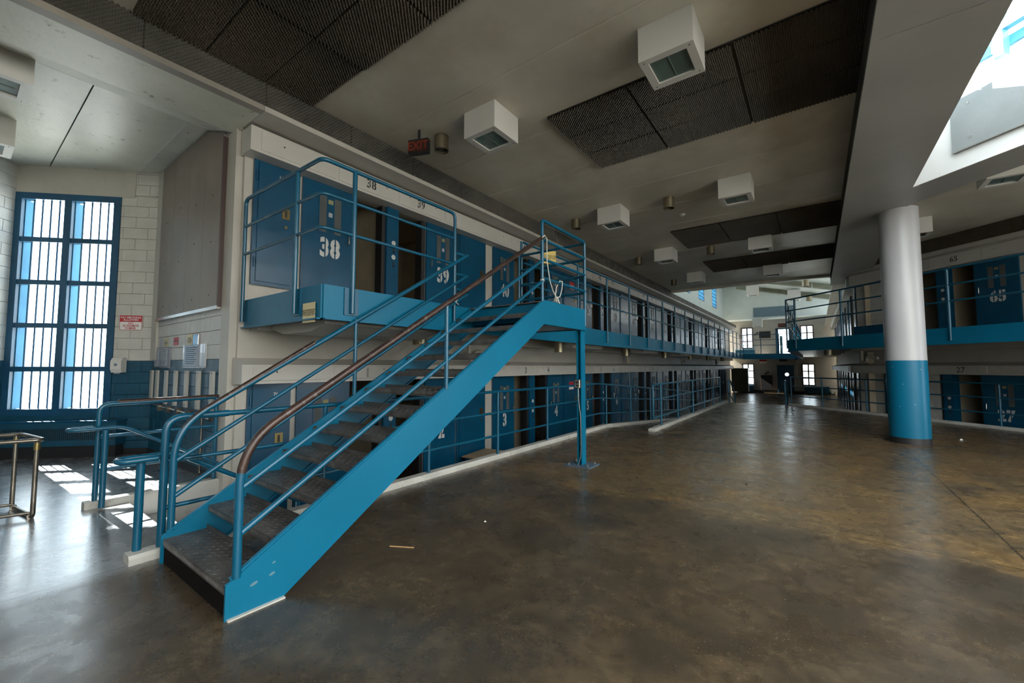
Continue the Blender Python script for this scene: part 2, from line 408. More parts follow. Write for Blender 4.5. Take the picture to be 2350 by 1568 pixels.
# skylight: curb walls, diagonal bright wall, blue frame and glazing
HT = 6.42
struct('wall_skylight', MB().box(RB - .12, RB, -6, 10.33, ZC + .3, HT), 'white', label='white side wall of the skylight shaft')
d2 = .707
wb_ = MB()
a = Vector((RB, 11.86 - RB)); b = Vector((8.5, 11.86 - 8.5))
wb_.prism([(a.x, a.y), (b.x, b.y), (b.x + .1, b.y + .1), (a.x + .1, a.y + .1)], 2, ZS + .004, HT)
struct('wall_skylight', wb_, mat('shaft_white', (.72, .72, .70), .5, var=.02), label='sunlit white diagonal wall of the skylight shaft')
t = thing('acoustic_board', 'grey acoustic board hung on the sunlit diagonal skylight wall', 'board', to_world('R', -5.57, -6.18, 0), R(-45))
MB().box(0, 3.2, -.05, .0, 5.11, 5.98).build('panel', M['foam_grey'] if False else mat('grey_felt', (.22, .235, .235), .8, var=.06, bump=.2, bscale=80), t)
MB().box(0, 3.2, -.058, -.05, 5.11, 5.125).build('edge_strip', 'chrome', t)
for (px, pz) in ((.25, 5.28), (.25, 5.85), (1.3, 5.72), (1.35, 5.3)): MB().cyl((px, -.056, pz), .018, .006, 8, axis=1).build('screw', 'chrome', t)
sk = tag(thing('window_9', 'pale blue framed skylight above the white shaft', None), kind='structure')
fb = mat('skylight_frame_blue', (.14, .42, .58), .4)
# frame in the R frame coordinates (x along diagonal, y into wall). diagonal wall plane c=11.86 -> y = (11.86-20.6)/sqrt2 = -6.18
def rworld(x, y): return to_world('R', x, y)[:2]
def rbox(x0, x1, y0, y1, z0, z1):
    return MB().prism([rworld(x0, y0), rworld(x1, y0), rworld(x1, y1), rworld(x0, y1)], 2, z0, z1)
rbox(-6.3, 2, -6.22, -6.05, HT, HT + .14).build('frame_rail', fb, sk)
for xx in (-5.15, -3.9, -2.65, -1.4): rbox(xx, xx + .1, -6.22, -6.08, HT + .14, 8.0).build('mullion', fb, sk)
rbox(-6.3, 2, -6.22, -6.08, 8.0, 8.12).build('frame_rail', fb, sk)
rbox(-4.86, -4.74, -6.42, -6.30, 6.22, 8.05).build('mullion', fb, sk)
rbox(-4.9, 1, -6.42, -6.30, 6.60, 6.72).build('frame_rail', fb, sk)
for yy in (2.0, 4.5, 7.0, 9.4): MB().box(RB - .08, RB, yy, yy + .1, HT, 8.0).build('mullion', fb, sk)
MB().box(RB - .1, RB, -6, 10.4, HT, HT + .1).build('frame_rail', fb, sk)
MB().box(RB - .08, RB, -6, 10.4, 8.0, 8.12).build('frame_rail', fb, sk)
rbox(-6.2, 2, -6.13, -6.12, HT + .14, 8.0).build('pane', 'glass', sk)
MB().box(RB - .05, RB - .04, -6, 10.35, HT + .1, 8.0).build('pane', 'glass', sk)
for yy in range(-5, 10, 2): MB().box(RB - .05, 8.4, yy, yy + .06, 8.0, 8.1).build('rafter', fb, sk) if yy < 3 else None

# ------------------------------------------------------------------ foam
def foam_mesh(w, h, nx, ny, d, m, name):
    """egg-crate sheet in local XY from 0..w, 0..h, peaks pointing to -z"""
    v = []; f = []
    W_ = nx + 1
    for j in range(ny + 1):
        for i in range(nx + 1):
            v.append((w * i / nx, h * j / ny, -d if (i + j) % 2 else -.002))
    for j in range(ny):
        for i in range(nx):
            a = j * W_ + i
            if (i + j) % 2: f += [(a, a + 1, a + W_), (a + 1, a + W_ + 1, a + W_)]
            else: f += [(a, a + 1, a + W_ + 1), (a, a + W_ + 1, a + W_)]
    me = bpy.data.meshes.new(name); me.from_pydata(v, [], f); me.materials.append(M[m]); me.update(); return me
FA = foam_mesh(1.215, .635, 54, 28, .036, 'foam', 'foam')
FS = foam_mesh(1.215, .375, 54, 16, .036, 'foam', 'foam')
FSG = foam_mesh(1.215, .375, 54, 16, .036, 'foam_grey', 'foam')
def foam_field(label, x0, y0, nx, ny, px=1.235, py=.653, skip=()):
    t = thing('acoustic_foam', label, 'acoustic foam', (x0, y0, ZC))
    MB().box(0, px * nx - .02, 0, py * ny - .02, -.010, -.001).build('backing', 'joint', t)
    for i in range(nx):
        for j in range(ny):
            if (i, j) in skip: continue
            link('foam_panel', FA, t, loc=(i * px, j * py, -.012 - random.random() * .012), rot=(random.uniform(-.006, .006), random.uniform(-.004, .004), random.uniform(-.006, .006)))
    return t
foam_field('charcoal egg crate foam nearest the window alcove, cut by the top of the photo', -5.66, 1.0, 4, 3, px=1.235)
foam_field('large charcoal egg crate foam rectangle behind the biggest ceiling light', -3.13, 5.16, 3, 3, px=1.245)
foam_field('charcoal foam rectangle further down the ceiling, past two bronze cans', -3.14, 11.7, 3, 3, px=1.245)
foam_field('farthest charcoal foam rectangle on the ceiling before the end beam', -3.15, 15.8, 3, 3, px=1.245)
def foam_strip(label, frm, n, mesh, rz, plane_loc):
    t = thing('acoustic_foam', label, 'acoustic foam', plane_loc, rz)
    for i in range(n):
        link('foam_panel', mesh, t, loc=(i * 1.225, random.uniform(-.004, .004), 0), rot=(R(90), 0, random.uniform(-.003, .003)))
    return t
# local: sheet X along, sheet Y up after rot 90 about X, peaks (-z) -> +y ; we want peaks toward room
t = thing('acoustic_foam', 'long strip of egg crate foam on the bulkhead above the left cells', 'acoustic foam', (-5.70, -1.35, ZS + .075), R(90))
# local x -> +Y world, local y -> -X world; room is +X => -y ; rot -90 about X: sheet z(-d) -> ... use mirrored orientation
MB().box(0, 11.0, -.006, -.001, 0, .375).build('backing', 'joint', t)
for i in range(9):
    link('foam_panel', FSG, t, loc=(i * 1.228, -.008, .375), rot=(R(-90), 0, 0))
# fix orientation: sheet Y goes down, peaks (-z) go to -y
t2 = thing('dusty_board_strip', 'flat dusty grey boards on the bulkhead where foam has come off', 'board', (-5.70, 9.75, ZS + .075), R(90))
for i in range(9): MB().box(i * 1.25, i * 1.25 + 1.24, -.03, 0, 0, .375).build('board_panel', 'board_grey', t2)
t = thing('acoustic_foam', 'dark foam strip along the inner edge of the right beam', 'acoustic foam', (.60, 21.0, ZS + .07), R(-90))
MB().box(0, 22.4, -.006, -.001, 0, .375).build('backing', 'joint', t)
for i in range(18): link('foam_panel', FS, t, loc=(i * 1.225, -.008, .375), rot=(R(-90), 0, 0))
t = fr_thing('R', 'acoustic_foam', 'foam strip above cells 64 and 65 on the right', 'acoustic foam', -11.9, ZS + .09, -.55)
MB().box(0, 6.1, .002, .008, 0, .375).build('backing', 'joint', t)
for i in range(5): link('foam_panel', FS, t, loc=(i * 1.225, 0, .375), rot=(R(-90), 0, 0))

# ------------------------------------------------------------------ concrete block walls
_blk = {}
def block_mesh(w, h, m):
    key = (round(w, 3), round(h, 3), m)
    if key not in _blk: _blk[key] = MB().bevbox(0, w, 0, .03, 0, h, .004).mesh('block', m)
    return _blk[key]
def blocks(fr, wall, x0, x1, z0, z1, zsplit=1.66, skip=None, right=True, bw=.406, bh=.2032, limit=300, y=-.02):
    """running-bond block pieces on a wall, children of wall (whose origin is the frame's)"""
    n = 0; row0 = math.floor((z0 - zsplit) / bh); r = row0
    while True:
        a = zsplit + r * bh; r += 1
        if a >= z1 - .02: break
        lo, hi = max(a, z0), min(a + bh, z1)
        if hi - lo < .03: continue
        x = x1 - (bw if r % 2 else bw / 2); prev = x1
        while prev > x0 + .02:
            l = max(x, x0)
            if prev - l > .03 and not (skip and skip(l, prev, lo, hi)) and n < limit:
                m = 'blue_wall' if (lo + hi) / 2 < zsplit else 'cream_block'
                g = .0026
                link('concrete_block', block_mesh(prev - l - 2 * g, hi - lo - 2 * g, m), wall, loc=(l + g, y + random.uniform(0, .0025), lo + g)); n += 1
            prev = l; x = l - bw
    return n

# brick wall with the board (faces the camera, Y = 2.27)
def wall_base(fr, name, label, x0, x1, z0, z1, th=.2, zsplit=1.66, holes=()):
    o, a = FR[fr]
    t = tag(thing(name, label, None, o, a), kind='structure')
    m1, m2 = MB(), MB()
    m1.box(x0, x1, 0, th, max(z0, zsplit), z1); m2.box(x0, x1, 0, th, z0, zsplit)
    return t, m1, m2
t, m1, m2 = wall_base('B', 'wall_alcove', 'block wall with grey board, cream above and blue below', -9.75, -6.49, LOW, 5.16)
m1.build('backing', 'mortar', t); m2.build('backing', 'mortar_blue', t)
blocks('B', t, -9.75, -6.62, -.3, 5.13, skip=lambda a, b, lo, hi: a > -9.45 and lo > 2.36 and b < -6.63)
MB().box(-9.75, -9.46, -.055, -.02, 1.68, 5.14).build('corner_strip', 'cream', t)
struct('wall_pilaster', MB().box(-6.62, -6.33, 2.24, 2.47, LOW, ZS), 'cream', label='cream painted corner pilaster at the end of the cells')

# window wall (45 degrees)
t, m1, m2 = wall_base('W', 'wall_window', 'block wall holding the tall barred window', -.66, 0, -.1, 5.16)
m1.build('backing', 'mortar', t); m2.build('backing', 'mortar_blue', t)
blocks('W', t, -.66, -.0, .02, 4.68)
blocks('W', t, -.44, -.0, 4.70, 5.15)
MB().box(-2.40, -.44, -.022, .2, 4.655, 5.16).build('lintel', 'cream', t)
MB().box(-2.36, -.66, -.02, .2, -.1, .70).build('sill_wall', 'blue_wall', t)
struct('baseboard_window', MB().box(-2.36, 0, -.035, -.02, 0, .10), 'black', loc=FR['W'][0], rz=FR['W'][1])
struct('baseboard_alcove', MB().box(-9.75, -6.62, -.035, -.02, 0, .10), 'black', loc=FR['B'][0], rz=0.0)
# side wall at the photo's left edge
t, m1, m2 = wall_base('F', 'wall_left', 'block wall at the left edge of the photo', -4.9, 0.02, -.1, 5.16)
m1.build('backing', 'mortar', t); m2.build('backing', 'mortar_blue', t)
blocks('F', t, -1.6, 0, .02, 5.14)
MB().box(-4.9, -1.6, -.02, 0, .0, 1.66).build('lower_field', 'blue_wall', t); MB().box(-4.9, -1.6, -.02, 0, 1.66, 5.14).build('upper_field', 'cream_block', t)

# ------------------------------------------------------------------ barred windows
def barred_window(fr, name, label, x0, x1, z0, z1, ncol, nrow, nbar, fw=.07, depth=.22, bars=True, frame='win_frame', hm=.07, ro=.0):
    o, a = FR[fr]
    t = tag(thing(name, label, None, to_world(fr, x0, 0, z0), a), kind='structure')
    w, h = x1 - x0, z1 - z0
    MB().box(0, fw, -.03, depth, 0, h).box(w - fw, w, -.03, depth, 0, h).box(fw, w - fw, -.03, depth, 0, fw).box(fw, w - fw, -.03, depth, h - fw, h).build('frame', frame, t)
    # pale reveal seen past the frame
    MB().box(fw, fw + .012, depth * .35, depth + .10, fw, h - fw).build('reveal', 'win_reveal', t)
    cw = (w - fw) / ncol; rh = (h - fw) / nrow
    for c in range(1, ncol): 
        MB().box(c * cw, c * cw + fw, -.03, depth, fw, h - fw).build('mullion', frame, t)
        MB().box(c * cw + fw, c * cw + fw + .012, depth * .35, depth + .10, fw, h - fw).build('reveal', 'win_reveal', t)
    for r in range(1, nrow): MB().box(fw, w - fw, -.015, depth * .8, r * rh, r * rh + hm).build('transom', frame, t)
    if bars:
        bm_ = MB().cyl((0, 0, 0), .012, rh - hm, 8).mesh('bar', frame, True)
        for c in range(ncol):
            for r in range(nrow):
                for k in range(nbar):
                    xx = c * cw + fw + (cw - fw) * (k + 1) / (nbar + 1)
                    link('bar', bm_, t, loc=(xx, depth * .45, r * rh + hm))
    for c in range(ncol):
        for r in range(nrow):
            MB().box(c * cw + fw, (c + 1) * cw, depth * .8, depth * .8 + .006, r * rh + hm, (r + 1) * rh).build('pane', 'glass', t)
    return t
barred_window('W', 'window_1', 'tall blue framed window with ten barred lights, left of the no smoking sign', -2.33, -.66, .70, 4.66, 2, 5, 4, fw=.115, depth=.11, hm=.085)

# ------------------------------------------------------------------ cell fronts
def cell_openings(c): return [(c - .72, c + .90)]
HDR_PANEL = MB().box(0, 1, -.006, 0, 0, 1)
LBL = {'L': 'left', 'R': 'right', 'C': 'right corridor'}
def front_wall(fr, name, label, s0, s1, tiers):
    """tiers: list of (z0, zdoor_top, z1, openings)"""
    o, a = FR[fr]; mb = MB()
    for (z0, zd, z1, ops) in tiers:
        x = s0
        for (p, q) in sorted(ops):
            if p < s0 or q > s1: continue
            mb.box(x, p, .045, .24, z0, zd); x = q
        mb.box(x, s1, .045, .24, z0, zd); mb.box(s0, s1, .045, .24, zd, z1)
    return struct(name, mb, 'cream', label=label, loc=o, rz=a)

_mesh = {}
def cached(key, fn):
    if key not in _mesh: _mesh[key] = fn()
    return _mesh[key]
def slot_mesh():
    mb = MB(); 
    for k in range(26): mb.box(-.055, .055, -.0115, -.0095, -.285 + k * .0225, -.285 + k * .0225 + .006)
    for k in range(6): mb.box(-.055 + k * .0208, -.055 + k * .0208 + .005, -.0112, -.0095, -.29, .29)
    return mb.mesh('slot_mesh', mat('slot_grille', (.16, .18, .18), .4))
def cell_door(fr, x0, x1, z0, z1, num, label, flip=False, group=None, detail=2):
    w = x1 - x0; t = fr_thing(fr, 'cell_door', label, 'door', x0, z0, .0, group); t['kind'] = 'thing'
    h = z1 - z0 + .06
    link('door_leaf', cached(('leaf', round(w, 2), round(h, 2)), lambda: MB().box(.0, w, 0, .04, .01, h).mesh('door_leaf', 'blue_door')), t)
    cx = w * .52
    link('vision_panel', cached(('vp', 1), lambda: MB().box(-.20, .20, -.008, 0, 1.22, 1.86).mesh('vision_panel', 'blue_door')), t, loc=(cx, 0, 0))
    for sx in (-1, 1):
        s_ = link('window_slot', cached('slot', lambda: MB().box(-.058, .058, -.0095, -.007, 1.25, 1.83).mesh('window_slot', 'black')), t, loc=(cx + sx * .125, 0, 0))
        if detail > 1: link('grille', cached('slotmesh', slot_mesh), s_, loc=(0, 0, 1.54))
    if detail > 1:
        link('placard', cached('plq', lambda: MB().box(-.042, .042, -.012, -.008, 1.72, 1.79).mesh('placard', mat('dull_placard', (.27, .25, .12), .5))), t, loc=(cx, 0, 0), label='small yellow placard')
        link('notice', cached('plq2', lambda: MB().box(-.032, .032, -.011, -.008, 1.51, 1.58).mesh('notice', mat('dull_notice', (.42, .45, .48), .5))), t, loc=(cx, 0, 0), label='small white notice')
        hx = w - .10 if not flip else .10
        link('handle', cached('hnd', lambda: MB().tube(fillet([(0, 0, 1.12), (0, -.05, 1.14), (0, -.05, 1.30), (0, 0, 1.32)], .02, 3), .010, 6).mesh('handle', 'chrome', True)), t, loc=(hx, 0, 0), label='steel pull handle')
    if num:
        sz = .40 if len(num) > 1 else .40
        text('number', num, sz, 'stencil', t, (cx, -.011, .99), gap=.026, bold=.019, squeeze=.80)
    return t
def lock_post(fr, c, z0, z1, label):
    t = fr_thing(fr, 'lock_post', label, 'post', c - .06, z0)
    link('casing', cached(('lp', round(z1 - z0, 2)), lambda: MB().box(.0, .26, -.03, .20, 0, z1 - z0).mesh('casing', 'blue_door')), t)
    link('door_jamb', cached(('jmb', round(z1 - z0, 2)), lambda: MB().box(-.075, -.002, .02, .20, 0, z1 - z0).box(.86, .955, .02, .20, 0, z1 - z0).mesh('door_jamb', 'black')), t)
    for zz in (1.12, 1.38):
        link('lock_disc', cached('disc', lambda: MB().cyl((.15, -.034, 0), .045, .01, 14, axis=1).cyl((.15, -.040, 0), .016, .02, 8, axis=1).mesh('lock_disc', 'stencil', True)), t, loc=(0, 0, zz))
        link('keyhole', cached('keyh', lambda: MB().box(.135, .165, -.038, -.03, -.05, .05).box(.144, .156, -.07, -.038, -.05, -.03).mesh('keyhole', 'black')), t, loc=(0, 0, zz - .13))
def chase_door(fr, x0, x1, z0, z1, label, num=None, frame_=True, small=False):
    w = x1 - x0; h = z1 - z0; t = fr_thing(fr, 'utility_door', label, 'door', x0, z0); t['kind'] = 'thing'
    MB().box(0, w, .0, .045, 0, h).build('frame', 'blue_door', t)
    b = .055
    MB().box(b, w - b, -.018, 0, b, h - .02).build('door_leaf', 'blue_door', t)
    MB().box(w - b - .16, w - b - .05, -.026, -.018, h * .62 - .08, h * .62 + .08).build('pull_plate', 'brass', t, label='brass pull plate')
    MB().box(w - b - .12, w - b - .09, -.030, -.026, h * .62 - .05, h * .62 + .05).build('pull_slot', 'black', t)
    MB().cyl((w - b - .1, -.03, h * .62 - .2), .022, .02, 10, axis=1).build('lock_cylinder', 'brass', t, smooth=True)
    for zz in (.25, h - .3): MB().cyl((b * .6, -.012, zz), .012, .14, 8).build('hinge', 'blue_door', t, smooth=True)
    if num: text('number', num, .062, 'stencil', t, (w * .62, -.020, h - .16), bold=.002)
    return t

def header(fr, name, label, s0, s1, z0, z1, centres, nums, top_bevel):
    o, a = FR[fr]; t = tag(thing(name, label, None, o, a), kind='structure')
    if top_bevel: MB().prism([(-.23, z0), (-.23, z1), (.06, z1 + .10), (.06, z0)], 0, s0, s1).build('casing', 'white_panel', t)
    else: MB().prism([(-.23, z0), (-.23, z1), (.06, z1), (.06, z0)], 0, s0, s1).build('casing', 'white_panel', t)
    if name in ('trim_9', 'trim_10'): MB().bevbox(2.42, 3.50, -.242, -.23, z0 + .04, z1 - .02, .004).build('header_panel', 'white_panel', t); MB().cyl((2.72, -.246, (z0 + z1) / 2 + .03), .012, .006, 6, axis=1).build('screw', 'black', t)
    for c, nn in zip(centres, nums):
        for (p, q, num, cx) in ((c - 1.14, c - .03, nn[0], c - .55), (c + .03, c + 1.14, nn[1], c + .55), (c + 1.19, c + 3.35, None, 0)):
            if q > s1 or p < s0: continue
            pn = MB().bevbox(p, q, -.242, -.23, z0 + .04, z1 - .02, .004).build('header_panel', 'white_panel', t)
            sc = MB()
            for xx in (p + .25, q - .2): sc.cyl((xx, -.246, (z0 + z1) / 2 + .06), .010, .006, 6, axis=1)
            sc.build('screw', 'black', pn)
            if num: text('number', num, .21, 'ink', pn, (cx, -.244, (z0 + z1) / 2 - .0), gap=.012, bold=.005, squeeze=.85)
    return t

cL = [4.70, 9.33, 13.92, 18.45, 22.95, 27.45, 31.95, 36.45]
sEnd = 41.7
opsL = [p for c in cL for p in cell_openings(c)]
front_wall('L', 'wall_cells_left', 'cream wall of the two cell tiers on the left', 2.33, sEnd,
           [(LOW, LH0 + .02, UP - .14, opsL), (UP - .14, UH0 + .02, ZS + .0, opsL)])
header('L', 'trim_9', 'white header over the upper left cell doors', 2.29, sEnd, UH0, UH1, cL, [(str(38 + 2 * i), str(39 + 2 * i)) for i in range(8)], False)
header('L', 'trim_10', 'white header over the lower left cell doors', 2.29, sEnd, LH0, LH1, cL, [(str(1 + 2 * i), str(2 + 2 * i)) for i in range(8)], True)
# cells behind
def cells(fr, name, label, s0, s1, centres, deep=2.4):
    o, a = FR[fr]; mb = MB()
    mb.box(s0, s1, deep, deep + .1, LOW, ZS)
    xs = [s0] + [v for c in centres for v in (c + .07, c + 2.3)] + [s1]
    for x in xs: mb.box(x - .04, x + .04, .24, deep, LOW, ZS)
    mb.box(s0, s1, .24, deep, UP - .25, UP); mb.box(s0, s1, .24, deep, 4.7, 4.8); mb.box(s0, s1, .24, deep, UP - .45, UP - .40)
    return struct(name, mb, 'cell', label=label, loc=o, rz=a)
cells('L', 'wall_cells_inner', 'tan cell interiors behind the left openings', 2.4, sEnd, cL)
ordn = ['first', 'second', 'third', 'fourth', 'fifth', 'sixth', 'seventh', 'eighth', 'ninth', 'tenth', 'eleventh', 'twelfth', 'thirteenth', 'fourteenth', 'fifteenth', 'sixteenth']
for i, c in enumerate(cL):
    for tier, z0, z1, base in (('upper', UP, UH0, 38), ('lower', LOW, LH0, 1)):
        a, b = str(base + 2 * i), str(base + 2 * i + 1)
        det = 2 if i < 4 else 1
        cell_door('L', c - 1.58, c - .72, z0, z1, a, '%s blue cell door from the stair end of the %s left tier, stencilled %s' % (ordn[2 * i], tier, a), detail=det)
        cell_door('L', c + .92, c + 1.78, z0, z1, b, '%s blue cell door from the stair end of the %s left tier, stencilled %s' % (ordn[2 * i + 1], tier, b), flip=True, detail=det)
        lock_post('L', c, z0, z1, '%s blue lock post along the %s left tier, between openings %s and %s' % (ordn[i], tier, a, b))
        x1 = c + 2.76 if i < 3 else c + 2.66
        z00 = z0 + (.0)
        chase_door('L', c + 1.83, x1, z00, z1, '%s wide blue utility door along the %s left tier, after cell door %s' % (ordn[i], tier, b))
chase_door('L', 2.44, 3.03, 2.69, UH0 - .0, 'narrow blue utility door numbered 115 at the near end of the upper tier', num='115')
chase_door('L', 2.46, 3.03, LOW, LH0 - .0, 'narrow blue utility door numbered 76 at the near end of the lower tier', num='76')

# right-hand diagonal wall: cells 64, 65 above and 27 below
cR = [-10.25, -5.7]
opsRU = [p for c in cR for p in cell_openings(c)]
opsRL = [(cR[0] - .07, cR[0] + .90)] + cell_openings(cR[1])
sR0 = -12.87
wr = front_wall('R', 'wall_right', 'cream wall of the diagonal cell block on the right', sR0, -2.5,
           [(LOW, LH0 + .02, UP - .14, opsRL), (UP - .14, UH0 + .02, ZC, opsRU)])
blocks('R', wr, sR0 + .02, -11.95, UP, UH0, zsplit=-.75 - .001, y=.025)
blocks('R', wr, -11.5, -10.42, LOW, LH0, zsplit=-.75, y=.025)
header('R', 'trim_11', 'white header over cells 64 and 65', sR0, -2.5, UH0, UH1, cR, [('64', '65'), ('66', '67')], False)
header('R', 'trim_12', 'white header over cell 27', sR0, -2.5, LH0, LH1, cR, [(None, '27'), ('28', '29')], True)
struct('trim_13', MB().box(sR0, -2.5, -.55, -.22, UH1, UH1 + .06).box(sR0, -2.5, -.53, -.45, UH1 + .06, ZC), 'cream', label='ledge below the foam strip on the right', loc=FR['R'][0], rz=FR['R'][1])
cells('R', 'wall_cells_inner', 'tan cell interiors behind the right openings', sR0 + .3, -2.5, cR)
c = cR[0]
cell_door('R', c - 1.58, c - .72, UP, UH0, '64', 'blue cell door 64 mostly hidden behind the column')
cell_door('R', c + .84, c + 1.76, UP, UH0, '65', 'fully visible blue cell door stencilled 65 on the right upper tier', flip=True)
cell_door('R', c + .84, c + 1.76, LOW, LH0, '27', 'blue cell door stencilled 27 on the right lower tier', flip=True)
cell_door('R', cR[1] - 1.58, cR[1] - .72, LOW, LH0, '28', 'blue cell door past 27 at the photo edge, lower tier')
lock_post('R', c, UP, UH0, 'blue lock post between openings 64 and 65')
lock_post('R', c, LOW, LH0, 'blue lock post left of opening 27')
chase_door('R', -12.0, -11.55, LOW, LH0, 'narrow blue door behind the column on the right lower tier')
t = fr_thing('R', 'wall_cabinet', 'blue metal box low on the white wall left of the column', 'cabinet', -12.72, UP, 0)
MB().box(0, 1.05, -.30, .04, .0, .52).build('body', 'blue_door', t); MB().box(.03, 1.02, -.315, -.30, .03, .49).build('lid', 'blue_door', t)

# right corridor wall (X = 1.2), facing the corridor
cC = [-39.2, -34.7, -30.2, -25.7, -21.4]
opsC = [p for c in cC for p in cell_openings(c)]
front_wall('C', 'wall_corridor_right', 'cream wall of the corridor cells on the right', -sEnd, -19.45,
           [(LOW, LH0 + .02, UP - .14, opsC), (UP - .14, UH0 + .02, ZS - .003, opsC)])
header('C', 'trim_14', 'white header over the upper corridor cells on the right', -sEnd, -19.45, UH0, UH1, cC, [(None, None)] * 5, False)
header('C', 'trim_15', 'white header over the lower corridor cells on the right', -sEnd, -19.45, LH0, LH1, cC, [(None, None)] * 5, True)
cells('C', 'wall_cells_inner', 'cell interiors behind the corridor openings', -sEnd, -20.2, cC)
ordn = ['first', 'second', 'third', 'fourth', 'fifth', 'sixth', 'seventh', 'eighth', 'ninth', 'tenth']
k = 0
for c in reversed(cC):
    for tier, z0, z1 in (('upper', UP, UH0), ('lower', LOW, LH0)):
        if c != cC[-1] or True:
            cell_door('C', c + .92, min(c + 1.78, -19.6), z0, z1, None, '%s blue cell door past the right corner, %s tier' % (ordn[k], tier), detail=1)
            cell_door('C', c - 1.58, c - .72, z0, z1, None, '%s blue cell door past the right corner, %s tier' % (ordn[k + 1], tier), detail=1)
    k += 2

# ------------------------------------------------------------------ elevated walkways
def walkway(label, slab, fascia_path, zt=UP, zb=2.07):
    t = tag(thing('walkway', label, None), kind='structure')
    MB().prism(slab, 2, zt - .12, zt).build('deck_slab', 'cream', t)
    for a, b in zip(fascia_path, fascia_path[1:]):
        a = Vector(a); b = Vector(b); d = (b - a).normalized(); n_ = Vector((-d.y, d.x)) * .02
        MB().prism([tuple(a - n_), tuple(b - n_), tuple(b + n_), tuple(a + n_)], 2, zb, zt + .02).build('fascia', 'blue', t)
        MB().prism([tuple(a - n_ * 3), tuple(b - n_ * 3), tuple(b), tuple(a)], 2, zb, zb + .015).build('flange', 'blue', t)
    return t
wl = walkway('left upper walkway with a blue steel fascia', [(-6.27, 2.42), (-4.33, 2.42), (-4.33, 34.5), (-.75, 34.5), (-.75, 42.5), (-6.27, 42.5)],
        [(-6.26, 2.41), (-4.32, 2.41), (-4.32, 34.5), (-.76, 34.5)])
walkway('right upper walkway with a blue steel fascia', [(-.75, 34.5), (-.75, 17.07), (7, 9.32), (9.2, 11.5), (1.2, 19.45), (1.2, 42.5), (-.75, 42.5)],
        [(-.76, 34.5), (-.76, 17.06), (7, 9.30)])
# sloped cream coving below the deck and the troughs
struct('trim_16', MB().box(2.47, 41.7, -.20, .04, 2.05, UP - .12), 'cream', label='cream bulkhead under the left walkway', loc=FR['L'][0], rz=FR['L'][1])
struct('trim_17', MB().prism([(-5.9, 2.06), (-5.6, 1.98), (-4.9, 1.98), (-4.6, 2.06), (-4.6, 2.32), (-5.9, 2.32)], 1, 2.6, 4.4), 'cream', label='cream boxed beam under the near end of the walkway')
struct('trim_18', MB().box(sR0, -2.5, -.20, .04, 2.05, UP - .12), 'cream', loc=FR['R'][0], rz=FR['R'][1])

# ------------------------------------------------------------------ railings
def railing(label, parts_rails, posts, r=.021, base_plates=False, name='railing', cat='railing', rm='blue_rail'):
    t = thing(name, label, cat)
    for nm, pts, rr, mm in parts_rails: MB().tube(pts, rr, 10).build(nm, mm, t, smooth=True)
    for p, q, rr in posts:
        MB().tube([p, q], rr, 10).build('post', rm, t, smooth=True)
    return t
def posts_along(pts, z0, z1, r): return [((x, y, z0), (x, y, z1), r) for x, y in pts]
ZR, ZR2, ZR1 = 3.83, 3.45, 3.07
# left walkway, near end (wraps round the corner)
XR = -4.27
nearpath = [(-6.20, 2.34), (XR, 2.34), (XR, 4.40)]
t = thing('railing', 'blue pipe railing wrapping the near end of the upper walkway by door 38', 'railing')
ends = [(-6.20, 2.34, UP - .25)]
MB().tube(fillet([(-6.20, 2.34, 2.16), (-6.20, 2.34, ZR), (XR - .42, 2.34, ZR), (XR, 2.34 + .0, ZR), (XR, 4.40, ZR), (XR, 4.40, 2.16)], .09, 6), .023, 12).build('top_rail', 'blue_rail', t, smooth=True)
for zz in (ZR2, ZR1): MB().tube(fillet([(-6.20, 2.34, zz), (XR, 2.34, zz), (XR, 4.40, zz)], .09, 6), .019, 10).build('middle_rail', 'blue_rail', t, smooth=True)
for (x, y) in ((-4.80, 2.34), (XR, 2.74)): MB().tube([(x, y, 2.16), (x, y, ZR)], .027, 12).build('post', 'blue_rail', t, smooth=True)
for (x, y) in ((-4.80, 2.37), (-4.30, 2.74), (-6.14, 2.37)):
    (MB().box(x - .07, x + .07, 2.37, 2.392, 2.14, 2.44) if y == 2.37 else MB().box(-4.30, -4.285, y - .09, y + .09, 2.14, 2.45)).build('base_plate', 'blue_rail', t)
# left walkway beyond the landing
yp = [6.13, 8.35, 9.95, 11.53, 13.14, 14.72, 16.25, 17.77, 19.27, 20.78, 22.28, 23.80, 25.28, 26.78, 28.25, 29.72, 31.2, 32.8, 34.4]
railing('long blue pipe railing on the left upper walkway beyond the stair landing',
        [('top_rail', fillet([(XR, 6.20, ZR), (XR, 34.56, ZR), (-.9, 34.56, ZR)], .08), .022, 'blue_rail')] +
        [('middle_rail', fillet([(XR, 6.20, z_), (XR, 34.56, z_), (-.9, 34.56, z_)], .08), .018, 'blue_rail') for z_ in (ZR2, ZR1)],
        posts_along([(XR, y_) for y_ in yp], 2.16, ZR, .024) + posts_along([(-3.2, 34.56), (-2.1, 34.56)], 2.3, ZR, .024))
bpm = MB().box(0, .014, -.075, .075, 0, .28).mesh('base_plate', 'blue')
for y_ in yp[1:]: link('base_plate', bpm, bpy.data.objects['railing.001'], loc=(-4.30, y_, 2.15))
# short piece between near rail and landing : rail tails at the far stair string
t = thing('railing', 'short blue rail ends behind the stair top, left of the landing', 'railing')
MB().tube([(XR - .02, 6.16, 2.16), (XR - .02, 6.16, 3.72)], .022, 10).build('post', 'blue_rail', t, smooth=True)
for z_ in (3.24, 2.93, 2.70): MB().tube([(-4.27, 4.42, z_), (-4.27, 4.70, z_)], .018, 8).build('rail', 'blue_rail', t, smooth=True)
